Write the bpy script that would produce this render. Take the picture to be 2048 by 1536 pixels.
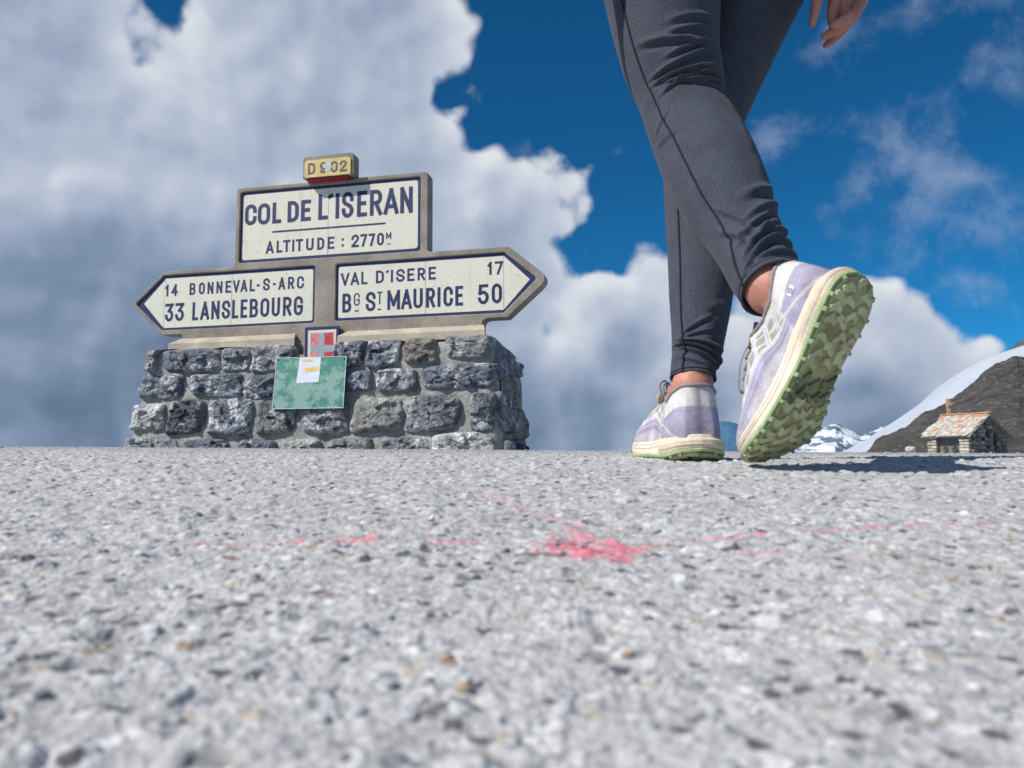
import bpy, bmesh, math, random
import numpy as np
from mathutils import Vector, Matrix

# ------------------------------------------------------------------ camera, world, sun, exposure
scene = bpy.context.scene
for o in list(bpy.data.objects):
    bpy.data.objects.remove(o)
col = scene.collection
F_PX, CX, CY, H0 = 1593.0, 1024.0, 768.0, 935.0
PITCH = math.atan((H0 - CY) / F_PX)
cam_d = bpy.data.cameras.new('camera')
cam = bpy.data.objects.new('camera', cam_d)
col.objects.link(cam)
scene.camera = cam
cam.location = (0, 0, 0)
cam.rotation_euler = (math.pi / 2 + PITCH, 0, 0)
cam_d.sensor_width = 36.0
cam_d.lens = F_PX / 2048.0 * 36.0
cam_d.clip_start = 0.01
cam_d.clip_end = 30000
cam_d.dof.use_dof = True
cam_d.dof.focus_distance = 2.3
cam_d.dof.aperture_fstop = 11.5
scene.view_settings.view_transform = 'Standard'
scene.view_settings.look = 'None'
scene.view_settings.exposure = 0.0
scene.view_settings.gamma = 1.0
scene.view_settings.use_curve_mapping = False
scene.render.engine = 'CYCLES'
scene.cycles.max_bounces = 5
scene.cycles.use_denoising = True

SUN = Vector((-1.35, -0.66, 1.38)).normalized()      # direction towards the sun
SUN_EL = math.asin(SUN.z)
SUN_AZ = math.atan2(SUN.x, SUN.y)                    # clockwise from +Y
sun_d = bpy.data.lights.new('sun', 'SUN')
sun_d.energy = 4.9
sun_d.angle = math.radians(0.53)
sun_d.color = (1.0, 0.955, 0.89)
sun = bpy.data.objects.new('sun', sun_d)
col.objects.link(sun)
sun.rotation_euler = SUN.to_track_quat('Z', 'Y').to_euler()

_cp, _sp = math.cos(PITCH), math.sin(PITCH)
def ray(px, py):
    d = ((px - CX) / F_PX, 1.0, (CY - py) / F_PX)
    return Vector((d[0], d[1] * _cp - d[2] * _sp, d[1] * _sp + d[2] * _cp))
def at(px, py, Y):
    d = ray(px, py)
    return d * (Y / d.y)

class NT:
    """small helper to write node trees"""
    def __init__(self, tree):
        self.t = tree
    def n(self, typ, **kw):
        nd = self.t.nodes.new(typ)
        for k, v in kw.items():
            if k.startswith('i_'):
                key = k[2:]
                nd.inputs[int(key) if key.isdigit() else key.replace('_', ' ')].default_value = v
            else:
                setattr(nd, k, v)
        return nd
    def l(self, a, b):
        self.t.links.new(a, b)
    def put(self, sock, v):
        if isinstance(v, bpy.types.NodeSocket):
            self.l(v, sock)
        else:
            sock.default_value = v
    def math(self, op, a, b=0.0, c=0.0, clamp=False):
        nd = self.n('ShaderNodeMath', operation=op, use_clamp=clamp)
        self.put(nd.inputs[0], a); self.put(nd.inputs[1], b); self.put(nd.inputs[2], c)
        return nd.outputs[0]
    def vmath(self, op, a, b=(0, 0, 0), out=0):
        nd = self.n('ShaderNodeVectorMath', operation=op)
        self.put(nd.inputs[0], a); self.put(nd.inputs[1], b)
        return nd.outputs['Value'] if op in ('DISTANCE', 'LENGTH', 'DOT_PRODUCT') else nd.outputs[0]
    def noise(self, vec, scale, detail=4, rough=0.55, dist=0.0):
        nd = self.n('ShaderNodeTexNoise')
        nd.inputs['Scale'].default_value = scale
        nd.inputs['Detail'].default_value = detail
        nd.inputs['Roughness'].default_value = rough
        nd.inputs['Distortion'].default_value = dist
        if vec is not None:
            self.l(vec, nd.inputs['Vector'])
        return nd.outputs['Fac']
    def mapr(self, v, a, b, c=0.0, d=1.0, smooth=True):
        nd = self.n('ShaderNodeMapRange', interpolation_type='SMOOTHSTEP' if smooth else 'LINEAR')
        self.put(nd.inputs[0], v)
        for i, x in enumerate((a, b, c, d)):
            self.put(nd.inputs[i + 1], x)
        return nd.outputs[0]
    def mix(self, fac, a, b, blend='MIX'):
        nd = self.n('ShaderNodeMix', data_type='RGBA', blend_type=blend)
        self.put(nd.inputs[0], fac)
        for s, v in ((nd.inputs[6], a), (nd.inputs[7], b)):
            if isinstance(v, (tuple, list)) and len(v) == 3:
                v = (*v, 1)
            self.put(s, v)
        return nd.outputs[2]

# ---- sky: Nishita blue with cumulus built from noise round directions of the sky
world = bpy.data.worlds.new('World')
scene.world = world
world.use_nodes = True
wt = NT(world.node_tree)
world.node_tree.nodes.clear()

def dens_group():
    g = bpy.data.node_groups.new('cloud_density', 'ShaderNodeTree')
    g.interface.new_socket('Vector', in_out='INPUT', socket_type='NodeSocketVector')
    g.interface.new_socket('Density', in_out='OUTPUT', socket_type='NodeSocketFloat')
    t = NT(g)
    gi = t.n('NodeGroupInput'); go = t.n('NodeGroupOutput')
    v = gi.outputs[0]
    B = [(60, 40, 350), (200, 30, 230), (500, -60, 240), (640, -30, 180), (250, 110, 150), (330, 190, 290), (560, 160, 280), (700, 150, 190), (755, 300, 165), (640, 430, 260), (300, 520, 350),
         (80, 760, 400), (500, 800, 350), (965, 445, 120), (1055, 505, 92), (1180, 590, 112), (940, 640, 240), (1290, 620, 120), (1340, 600, 90),
         (1160, 760, 200), (1270, 700, 170), (1150, 900, 220), (1400, 750, 170), (900, 900, 300), (1300, 930, 230), (1560, 830, 160), (1480, 700, 100),
         (1720, 745, 80), (1812, 735, 84), (1880, 775, 66), (1700, 860, 130), (1850, 850, 110)]
    acc = None
    for (x, y, r) in B:
        d = ray(x, y).normalized()
        dist = t.vmath('DISTANCE', v, tuple(d))
        s = t.math('SUBTRACT', r / F_PX * 0.93, dist)
        acc = s if acc is None else t.math('SMOOTH_MAX', acc, s, 0.035)
    # hole near the top left of the bank
    hd = t.vmath('DISTANCE', v, tuple(ray(345, -12).normalized()))
    acc = t.math('MINIMUM', acc, t.math('SUBTRACT', hd, 0.020))
    # the rest of the sky: scattered cumulus
    c0 = ray(1250, 450).normalized()
    away = t.math('SUBTRACT', t.vmath('DISTANCE', v, tuple(c0)), 0.85)
    big = t.noise(v, 2.1, 2, 0.5)
    gen = t.math('MULTIPLY_ADD', big, 1.1, -0.63)
    gen = t.math('MINIMUM', gen, t.math('MULTIPLY', away, 0.6))
    acc = t.math('MAXIMUM', acc, gen)
    n1 = t.noise(v, 4.0, 6, 0.50, 0.10)
    vor = t.n('ShaderNodeTexVoronoi', feature='SMOOTH_F1')
    vor.inputs['Scale'].default_value = 9.0
    vor.inputs['Detail'].default_value = 2.0
    vor.inputs['Roughness'].default_value = 0.55
    vor.inputs['Smoothness'].default_value = 0.6
    vor.normalize = True
    t.l(t.vmath('ADD', v, t.vmath('MULTIPLY', n1, (0.06, 0.05, 0.07))), vor.inputs['Vector'])
    acc = t.math('ADD', acc, t.math('MULTIPLY_ADD', n1, 0.26, -0.13))
    acc = t.math('ADD', acc, t.math('MULTIPLY_ADD', vor.outputs['Distance'], -0.26, 0.09))
    t.l(acc, go.inputs[0])
    return g

G = dens_group()
geo = wt.n('ShaderNodeTexCoord')
dirv = wt.vmath('NORMALIZE', geo.outputs['Generated'])
def dens(v):
    gr = wt.n('ShaderNodeGroup'); gr.node_tree = G
    wt.l(v, gr.inputs[0])
    return gr.outputs[0]
# step towards the light: up and to the left across the sky
lt = Vector((-0.62, -0.2, 0.75)).normalized()
D0 = dens(dirv)
D1 = dens(wt.vmath('ADD', dirv, tuple(lt * 0.022)))
sky = wt.n('ShaderNodeTexSky', sky_type='NISHITA')
sky.sun_disc = False
sky.sun_elevation = SUN_EL
sky.sun_rotation = SUN_AZ
sky.altitude = 2770
sky.air_density = 1.0
sky.dust_density = 0.2
sky.ozone_density = 3.0
blue = wt.mix(1.0, sky.outputs[0], (0.10, 0.64, 0.90), 'MULTIPLY')
mask = wt.mapr(D0, 0.0, 0.020)
rel = wt.math('SUBTRACT', D0, D1)                      # > 0 where the side faces the light
lit = wt.mapr(rel, -0.045, 0.055, 0.0, 1.0, smooth=False)
edge = wt.mapr(D0, 0.0, 0.075, 1.0, 0.0)
thick = wt.mapr(D0, 0.02, 0.24)
# broad dark bases of the bank
darks = None
for (x, y, r) in [(60, 730, 260), (250, 820, 280), (210, 640, 210), (20, 640, 220), (330, 760, 200), (1150, 850, 170), (1010, 860, 200), (430, 640, 120), (1370, 870, 170), (1740, 830, 110), (1250, 700, 90)]:
    dd = wt.vmath('DISTANCE', dirv, tuple(ray(x, y).normalized()))
    s = wt.math('SUBTRACT', 1.0, wt.math('MULTIPLY', dd, F_PX / r))
    darks = s if darks is None else wt.math('SMOOTH_MAX', darks, s, 0.3)
n2 = wt.noise(dirv, 3.0, 5, 0.55, 0.2)
darkf = wt.mapr(wt.math('ADD', darks, wt.math('MULTIPLY_ADD', n2, 1.6, -0.8)), -0.15, 0.75)
fine = wt.noise(dirv, 9.0, 6, 0.52, 0.1)
val = wt.math('MULTIPLY_ADD', lit, 0.50, 0.46)
val = wt.math('MULTIPLY_ADD', edge, 0.22, val)
val = wt.math('MULTIPLY_ADD', thick, -0.10, val)
val = wt.math('MULTIPLY_ADD', darkf, -0.42, val)
val = wt.math('MULTIPLY_ADD', fine, 0.26, wt.math('SUBTRACT', val, 0.13), clamp=True)
cr = wt.n('ShaderNodeValToRGB')
wt.l(val, cr.inputs[0])
e = cr.color_ramp.elements
e[0].position = 0.0; e[0].color = (0.120, 0.180, 0.285, 1)
e[1].position = 1.0; e[1].color = (0.74, 0.77, 0.82, 1)
for p_, c_ in ((0.28, (0.21, 0.285, 0.42, 1)), (0.55, (0.355, 0.425, 0.56, 1)), (0.8, (0.51, 0.57, 0.68, 1))):
    k = cr.color_ramp.elements.new(p_); k.color = c_
# thin high wisps
wis = None
for (x, y, r) in [(2010, 400, 190), (1800, 330, 130), (1930, 150, 140), (1850, 20, 150), (1690, 60, 90), (1265, 350, 62), (1240, 305, 30), (1060, 290, 45), (1540, 270, 50), (1930, 560, 60)]:
    dd = wt.vmath('DISTANCE', dirv, tuple(ray(x, y).normalized()))
    s = wt.math('SUBTRACT', 1.0, wt.math('MULTIPLY', dd, F_PX / r))
    wis = s if wis is None else wt.math('SMOOTH_MAX', wis, s, 0.4)
n3 = wt.noise(dirv, 11.0, 8, 0.58, 0.15)
wv = wt.math('ADD', wt.math('MULTIPLY', wis, 0.42), wt.math('MULTIPLY_ADD', n3, 2.6, -1.35))
wmask = wt.mapr(wv, 0.0, 0.80, 0.0, 0.50)
bg_sky = wt.n('ShaderNodeBackground'); bg_cl = wt.n('ShaderNodeBackground'); bg_w = wt.n('ShaderNodeBackground')
wt.l(blue, bg_sky.inputs[0]); bg_sky.inputs[1].default_value = 0.10
wt.l(cr.outputs[0], bg_cl.inputs[0]); bg_cl.inputs[1].default_value = 1.0
bg_w.inputs[0].default_value = (0.42, 0.50, 0.66, 1); bg_w.inputs[1].default_value = 1.0
m1 = wt.n('ShaderNodeMixShader'); m2 = wt.n('ShaderNodeMixShader')
wt.l(wmask, m1.inputs[0]); wt.l(bg_sky.outputs[0], m1.inputs[1]); wt.l(bg_w.outputs[0], m1.inputs[2])
wt.l(mask, m2.inputs[0]); wt.l(m1.outputs[0], m2.inputs[1]); wt.l(bg_cl.outputs[0], m2.inputs[2])
wo = wt.n('ShaderNodeOutputWorld')
wt.l(m2.outputs[0], wo.inputs[0])
world.cycles.sampling_method = 'MANUAL'
world.cycles.sample_map_resolution = 256

# ------------------------------------------------------------------ noise in numpy
def hsh(ix, iy, iz=0, seed=0):
    h = (ix.astype(np.int64) * 374761393 + iy.astype(np.int64) * 668265263 + np.int64(iz) * 1274126177 + seed * 974711) & 0xffffffff
    h = ((h ^ (h >> 13)) * 1274126177) & 0xffffffff
    h = ((h ^ (h >> 16)) * 2246822519) & 0xffffffff
    h = h ^ (h >> 15)
    return (h & 0xffffff) / float(0x1000000)
def vnoise(x, y, z=None, seed=0):
    ix, iy = np.floor(x), np.floor(y)
    fx, fy = x - ix, y - iy
    ux, uy = fx * fx * (3 - 2 * fx), fy * fy * (3 - 2 * fy)
    if z is None:
        a = hsh(ix, iy, 0, seed); b = hsh(ix + 1, iy, 0, seed); c = hsh(ix, iy + 1, 0, seed); d = hsh(ix + 1, iy + 1, 0, seed)
        return (a * (1 - ux) + b * ux) * (1 - uy) + (c * (1 - ux) + d * ux) * uy
    iz = np.floor(z); fz = z - iz; uz = fz * fz * (3 - 2 * fz)
    def sl(k):
        zz = (iz + k).astype(np.int64)
        a = hsh(ix, iy, zz, seed); b = hsh(ix + 1, iy, zz, seed); c = hsh(ix, iy + 1, zz, seed); d = hsh(ix + 1, iy + 1, zz, seed)
        return (a * (1 - ux) + b * ux) * (1 - uy) + (c * (1 - ux) + d * ux) * uy
    return sl(0) * (1 - uz) + sl(1) * uz
def fbm(x, y, z=None, oct=4, seed=0, gain=0.5):
    s = 0; a = 1; t = 0
    for k in range(oct):
        f = 2.03 ** k
        s = s + a * (vnoise(x * f, y * f, None if z is None else z * f, seed + k) - 0.5)
        t += a; a *= gain
    return s / t * 2
def worley(x, y, c, seed=0, jit=0.9):
    """nearest and second nearest feature distance (in cells) and a hash of the cell"""
    X, Y = x / c, y / c
    ix, iy = np.floor(X), np.floor(Y)
    f1 = np.full(X.shape, 9.0); f2 = np.full(X.shape, 9.0); idh = np.zeros(X.shape)
    for dx in (-1, 0, 1):
        for dy in (-1, 0, 1):
            cx_, cy_ = ix + dx, iy + dy
            px_ = cx_ + 0.5 + jit * (hsh(cx_, cy_, 1, seed) - 0.5)
            py_ = cy_ + 0.5 + jit * (hsh(cx_, cy_, 2, seed) - 0.5)
            d = np.hypot(X - px_, Y - py_)
            nw = d < f1
            f2 = np.where(nw, f1, np.minimum(f2, d))
            idh = np.where(nw, hsh(cx_, cy_, 3, seed), idh)
            f1 = np.where(nw, d, f1)
    return f1, f2, idh
def sstep(a, b, x):
    t = np.clip((x - a) / (b - a), 0, 1)
    return t * t * (3 - 2 * t)

# ------------------------------------------------------------------ object helpers
def tag(o, label=None, cat=None, group=None, kind=None):
    if label: o['label'] = label
    if cat: o['category'] = cat
    if group: o['group'] = group
    if kind: o['kind'] = kind
    return o
def empty(name, loc=(0, 0, 0), rot=(0, 0, 0)):
    o = bpy.data.objects.new(name, None)
    o.location = loc; o.rotation_euler = rot
    o.empty_display_size = 0.1
    col.objects.link(o)
    return o
def obj(name, me, mat=None, parent=None):
    o = bpy.data.objects.new(name, me)
    if mat is not None and not me.materials:
        me.materials.append(mat)
    col.objects.link(o)
    if parent is not None:
        o.parent = parent
    return o
def mesh_np(name, V, F, smooth=True, colors=None):
    """V (n,3) array, F (m,k) array or list of lists"""
    me = bpy.data.meshes.new(name)
    V = np.asarray(V, dtype=np.float32)
    if isinstance(F, np.ndarray):
        k = F.shape[1]; m = F.shape[0]
        me.vertices.add(len(V)); me.vertices.foreach_set('co', V.ravel())
        me.loops.add(m * k); me.loops.foreach_set('vertex_index', F.astype(np.int32).ravel())
        me.polygons.add(m)
        me.polygons.foreach_set('loop_start', np.arange(0, m * k, k, dtype=np.int32))
        me.polygons.foreach_set('loop_total', np.full(m, k, dtype=np.int32))
        me.update(calc_edges=True); me.validate()
    else:
        me.from_pydata([tuple(map(float, v)) for v in V], [], F)
    me.polygons.foreach_set('use_smooth', np.full(len(me.polygons), smooth, dtype=bool))
    if colors is not None:
        ca = me.color_attributes.new('Col', 'FLOAT_COLOR', 'POINT')
        c = np.ones((len(V), 4), dtype=np.float32); c[:, :colors.shape[1]] = colors
        ca.data.foreach_set('color', c.ravel())
    me.update()
    return me
def grid_faces(nr, nc, wrap=False):
    r = np.arange(nr - 1)[:, None]; cc = np.arange(nc if wrap else nc - 1)[None, :]
    a = r * nc + cc; b = r * nc + (cc + 1) % nc
    c = (r + 1) * nc + (cc + 1) % nc; d = (r + 1) * nc + cc
    return np.stack([a, b, c, d], -1).reshape(-1, 4)
def box_mesh(name, x0, x1, y0, y1, z0, z1, bev=0.0, seg=2):
    bm = bmesh.new()
    vs = [bm.verts.new(p) for p in ((x0, y0, z0), (x1, y0, z0), (x1, y1, z0), (x0, y1, z0), (x0, y0, z1), (x1, y0, z1), (x1, y1, z1), (x0, y1, z1))]
    for f in ((0, 3, 2, 1), (4, 5, 6, 7), (0, 1, 5, 4), (1, 2, 6, 5), (2, 3, 7, 6), (3, 0, 4, 7)):
        bm.faces.new([vs[i] for i in f])
    if bev > 0:
        bmesh.ops.bevel(bm, geom=bm.edges[:], offset=bev, segments=seg, profile=0.5, affect='EDGES')
    me = bpy.data.meshes.new(name); bm.to_mesh(me); bm.free()
    return me
def tube_mesh(name, pts, r, seg=8, closed_ends=True, colors=None):
    P = np.array([tuple(p) for p in pts], float)
    n = len(P)
    T = np.gradient(P, axis=0); T /= np.linalg.norm(T, axis=1)[:, None] + 1e-12
    ref = np.array([0.3, 0.2, 0.93])
    R = np.broadcast_to(np.asarray(r, float), (n,))
    V = []
    Np = None
    for i in range(n):
        if Np is None:
            Np = np.cross(T[i], ref); Np /= np.linalg.norm(Np)
        else:
            Np = Np - T[i] * np.dot(Np, T[i]); Np /= np.linalg.norm(Np)
        B = np.cross(T[i], Np)
        for k in range(seg):
            a = 2 * math.pi * k / seg
            V.append(P[i] + R[i] * (math.cos(a) * Np + math.sin(a) * B))
    F = [list(map(int, f)) for f in grid_faces(n, seg, True)]
    if closed_ends:
        F.append(list(range(seg))[::-1]); F.append([(n - 1) * seg + k for k in range(seg)])
    return mesh_np(name, V, F, True)
def catmull(P, n):
    P = np.asarray(P, float); m = len(P)
    t = np.linspace(0, m - 1, n); i = np.clip(np.floor(t).astype(int), 0, m - 2); f = (t - i)[:, None]
    def g(k): return P[np.clip(k, 0, m - 1)]
    p0, p1, p2, p3 = g(i - 1), g(i), g(i + 1), g(i + 2)
    return 0.5 * (2 * p1 + (p2 - p0) * f + (2 * p0 - 5 * p1 + 4 * p2 - p3) * f ** 2 + (3 * p1 - p0 - 3 * p2 + p3) * f ** 3)
def join_meshes(name, parts, smooth=True):
    V = []; F = []; C = []
    b = 0
    for v, f, *c in parts:
        V.append(np.asarray(v, float)); F += [[int(i) + b for i in ff] for ff in f]; b += len(v)
        if c: C.append(np.asarray(c[0], float))
    return mesh_np(name, np.concatenate(V), F, smooth, np.concatenate(C) if C else None)

# ------------------------------------------------------------------ materials
def mat(name, base=(0.5, 0.5, 0.5), rough=0.7, attr=False, noise=None, bump=None, spec=0.5, metal=0.0, sheen=0.0, sss=0.0, fn=None, coords='Object'):
    m = bpy.data.materials.new(name); m.use_nodes = True
    t = NT(m.node_tree); t.t.nodes.clear()
    out = t.n('ShaderNodeOutputMaterial'); b = t.n('ShaderNodeBsdfPrincipled')
    t.l(b.outputs[0], out.inputs[0])
    b.inputs['Roughness'].default_value = rough
    b.inputs['Metallic'].default_value = metal
    b.inputs['Specular IOR Level'].default_value = spec
    b.inputs['Sheen Weight'].default_value = sheen
    if sss:
        b.inputs['Subsurface Weight'].default_value = sss
        b.inputs['Subsurface Radius'].default_value = (0.012, 0.004, 0.002)
        b.inputs['Subsurface Scale'].default_value = 0.6
    tc = t.n('ShaderNodeTexCoord').outputs[coords]
    c = None
    if attr:
        a = t.n('ShaderNodeVertexColor', layer_name='Col'); c = a.outputs[0]
    else:
        rg = t.n('ShaderNodeRGB'); rg.outputs[0].default_value = (*base, 1); c = rg.outputs[0]
    for (sc, lo, hi, det) in (noise or []):
        f = t.noise(tc, sc, det, 0.6)
        g = t.mapr(f, 0.3, 0.7, lo, hi)
        cc = t.n('ShaderNodeCombineColor')
        for i in range(3): t.l(g, cc.inputs[i])
        c = t.mix(1.0, c, cc.outputs[0], 'MULTIPLY')
    if fn:
        c = fn(t, tc, c, b) or c
    t.l(c, b.inputs['Base Color'])
    if bump:
        nrm = None
        for (sc, st, dist, det) in bump:
            f = t.noise(tc, sc, det, 0.6)
            bp = t.n('ShaderNodeBump'); bp.inputs['Strength'].default_value = st; bp.inputs['Distance'].default_value = dist
            t.l(f, bp.inputs['Height'])
            if nrm is not None: t.l(nrm, bp.inputs['Normal'])
            nrm = bp.outputs[0]
        t.l(nrm, b.inputs['Normal'])
    return m

def rock_fn(dark, mid, light, sc, vein=0.6, tan=0.0):
    def fn(t, tc, c, b):
        oi = t.n('ShaderNodeObjectInfo')
        off = t.vmath('ADD', tc, t.vmath('MULTIPLY', oi.outputs['Random'], (17.3, 9.1, 23.7)))
        n1 = t.noise(off, sc, 7, 0.65, 0.6)
        c1 = t.mix(t.mapr(n1, 0.34, 0.62), dark, mid)
        n2 = t.noise(off, sc * 0.45, 9, 0.72, 1.6)
        rid = t.math('ABSOLUTE', t.math('SUBTRACT', n2, 0.5))
        v = t.mapr(rid, 0.0, 0.06, vein, 0.0)
        pat = t.mapr(t.noise(off, sc * 0.8, 4, 0.6), 0.44, 0.60)
        c1 = t.mix(t.math('MULTIPLY', v, pat), c1, light)
        n4 = t.noise(off, sc * 1.6, 8, 0.72)
        c1 = t.mix(t.mapr(n4, 0.54, 0.72, 0.0, 0.40), c1, light)
        # each stone a tone of its own
        hs = t.n('ShaderNodeHueSaturation')
        t.l(c1, hs.inputs['Color']); t.l(t.mapr(oi.outputs['Random'], 0, 1, 0.62, 1.35, False), hs.inputs['Value'])
        return hs.outputs[0]
    return fn
M = {}
M['stone'] = mat('blue_grey_limestone', rough=0.75, fn=rock_fn((0.040, 0.048, 0.070), (0.15, 0.165, 0.205), (0.66, 0.66, 0.66), 9, 0.9), bump=[(16, 0.9, 0.045, 7), (70, 0.7, 0.008, 5)])
M['stone_light'] = mat('pale_limestone', rough=0.75, fn=rock_fn((0.16, 0.165, 0.18), (0.38, 0.375, 0.36), (0.75, 0.73, 0.70), 9, 0.9), bump=[(16, 0.9, 0.045, 7), (70, 0.7, 0.008, 5)])
M['stone_mid'] = mat('mid_grey_limestone', rough=0.75, fn=rock_fn((0.075, 0.082, 0.10), (0.24, 0.25, 0.275), (0.68, 0.68, 0.67), 9, 0.9), bump=[(16, 0.9, 0.045, 7), (70, 0.7, 0.008, 5)])
M['stone_tan'] = mat('tan_lichened_stone', rough=0.8, fn=rock_fn((0.25, 0.225, 0.20), (0.42, 0.385, 0.345), (0.62, 0.57, 0.50), 14, 0.5), bump=[(24, 1.0, 0.04, 9), (90, 0.9, 0.012, 6)])
M['mortar'] = mat('grey_mortar', (0.315, 0.308, 0.285), 0.9, noise=[(9, 0.72, 1.15, 5), (60, 0.8, 1.15, 4)], bump=[(22, 0.7, 0.02, 6), (130, 0.6, 0.004, 6)])
M['concrete'] = mat('weathered_cast_concrete', (0.285, 0.245, 0.205), 0.88, noise=[(5, 0.72, 1.2, 6), (70, 0.85, 1.12, 4)], bump=[(90, 0.35, 0.003, 5)])
M['concrete_pale'] = mat('pale_concrete', (0.46, 0.40, 0.32), 0.88, noise=[(6, 0.8, 1.15, 6), (70, 0.9, 1.1, 4)], bump=[(90, 0.3, 0.003, 5)])  # paler than the frame, for the plinth moulding
def enamel_fn(t, tc, c, b):
    # dark pits and blue flecks in the glaze of the lava tiles
    v = t.n('ShaderNodeTexVoronoi', feature='F1'); v.inputs['Scale'].default_value = 70
    t.l(tc, v.inputs['Vector'])
    sp = t.mapr(v.outputs['Distance'], 0.16, 0.26, 1.0, 0.0)
    sel = t.mapr(t.noise(tc, 30, 3, 0.6), 0.47, 0.60)
    c = t.mix(t.math('MULTIPLY', sp, t.math('MULTIPLY', sel, 0.75)), c, (0.16, 0.17, 0.20))
    v2 = t.n('ShaderNodeTexVoronoi', feature='F1'); v2.inputs['Scale'].default_value = 17
    t.l(tc, v2.inputs['Vector'])
    sp2 = t.mapr(v2.outputs['Distance'], 0.05, 0.085, 0.9, 0.0)
    sel2 = t.mapr(t.noise(tc, 7, 3, 0.6), 0.5, 0.6)
    c = t.mix(t.math('MULTIPLY', sp2, sel2), c, (0.06, 0.055, 0.06))
    n = t.noise(tc, 4, 6, 0.6)
    c = t.mix(t.mapr(n, 0.45, 0.75, 0.0, 0.25), c, (0.50, 0.50, 0.42))
    st = t.noise(t.vmath('MULTIPLY', tc, (38, 38, 2.2)), 1.0, 5, 0.65)
    return t.mix(t.mapr(st, 0.55, 0.72, 0.0, 0.30), c, (0.44, 0.40, 0.33))
M['enamel'] = mat('white_lava_enamel', (0.73, 0.69, 0.575), 0.30, spec=0.35, fn=enamel_fn, bump=[(300, 0.12, 0.001, 2)])
def wear_fn(amount, under):
    def fn(t, tc, c, b):
        n = t.noise(tc, 90, 6, 0.7)
        return t.mix(t.mapr(n, 0.62 - amount, 0.70 - amount, 0.0, 0.55), c, under)
    return fn
M['blue'] = mat('dark_blue_enamel', (0.020, 0.023, 0.085), 0.4, noise=[(40, 0.8, 1.5, 5)], fn=wear_fn(-0.02, (0.20, 0.21, 0.28)))
M['yellow'] = mat('faded_yellow_enamel', (0.66, 0.50, 0.19), 0.4, noise=[(12, 0.85, 1.1, 4)],
    fn=lambda t, tc, c, b: t.mix(t.mapr(t.noise(tc, 11, 5, 0.6, 0.3), 0.56, 0.64, 0, 0.75), c, (0.62, 0.36, 0.05)))
M['pale_patch'] = mat('chipped_pale_enamel', (0.50, 0.52, 0.55), 0.6, noise=[(60, 0.8, 1.15, 5)])
M['worn_black'] = mat('chipped_black_lettering', (0.055, 0.050, 0.055), 0.6, fn=wear_fn(0.10, (0.45, 0.38, 0.22)))
M['red'] = mat('faded_red_enamel', (0.50, 0.035, 0.045), 0.5, noise=[(25, 0.8, 1.6, 5)], fn=wear_fn(0.06, (0.62, 0.35, 0.36)))
M['red_pale'] = mat('sun_bleached_red_enamel', (0.60, 0.17, 0.18), 0.5, noise=[(25, 0.8, 1.5, 5)], fn=wear_fn(0.10, (0.66, 0.50, 0.50)))
M['red_strip'] = mat('red_edge_strip', (0.36, 0.02, 0.03), 0.4)
M['grey_enamel'] = mat('grey_blue_enamel', (0.34, 0.38, 0.44), 0.45, noise=[(60, 0.85, 1.15, 4)])
def board_fn(t, tc, c, b):
    sp = t.n('ShaderNodeSeparateXYZ'); t.l(tc, sp.inputs[0])
    n = t.noise(tc, 11, 5, 0.6, 0.2)
    n2 = t.noise(tc, 60, 5, 0.75)
    low = t.mapr(sp.outputs[2], -0.02, 0.03, 0.035, -0.03)     # the lower half has lost more of its paint
    f = t.mapr(t.math('ADD', t.math('ADD', n, low), t.math('MULTIPLY_ADD', n2, 0.5, -0.25)), 0.44, 0.56, 0.0, 0.85)
    c = t.mix(f, c, (0.20, 0.34, 0.30))
    g = t.mapr(t.noise(tc, 14, 6, 0.7), 0.60, 0.70, 0, 0.6)
    return t.mix(g, c, (0.36, 0.38, 0.33))
M['board_green'] = mat('flaking_green_paint', (0.018, 0.185, 0.135), 0.55, fn=board_fn)
M['board_white'] = mat('white_sticker', (0.62, 0.66, 0.74), 0.55, noise=[(50, 0.85, 1.1, 4)],
    fn=lambda t, tc, c, b: t.mix(t.mapr(t.noise(tc, 26, 4, 0.6, 0.2), 0.58, 0.64, 0, 0.8), c, (0.66, 0.50, 0.16)))
M['rust_yellow'] = mat('yellowed_print', (0.66, 0.47, 0.13), 0.7, noise=[(90, 0.8, 1.25, 5)])
M['steel'] = mat('dull_steel', (0.40, 0.41, 0.42), 0.45, metal=0.8)
M['bolt'] = mat('dark_bolt', (0.05, 0.05, 0.05), 0.5, metal=0.6)
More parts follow.
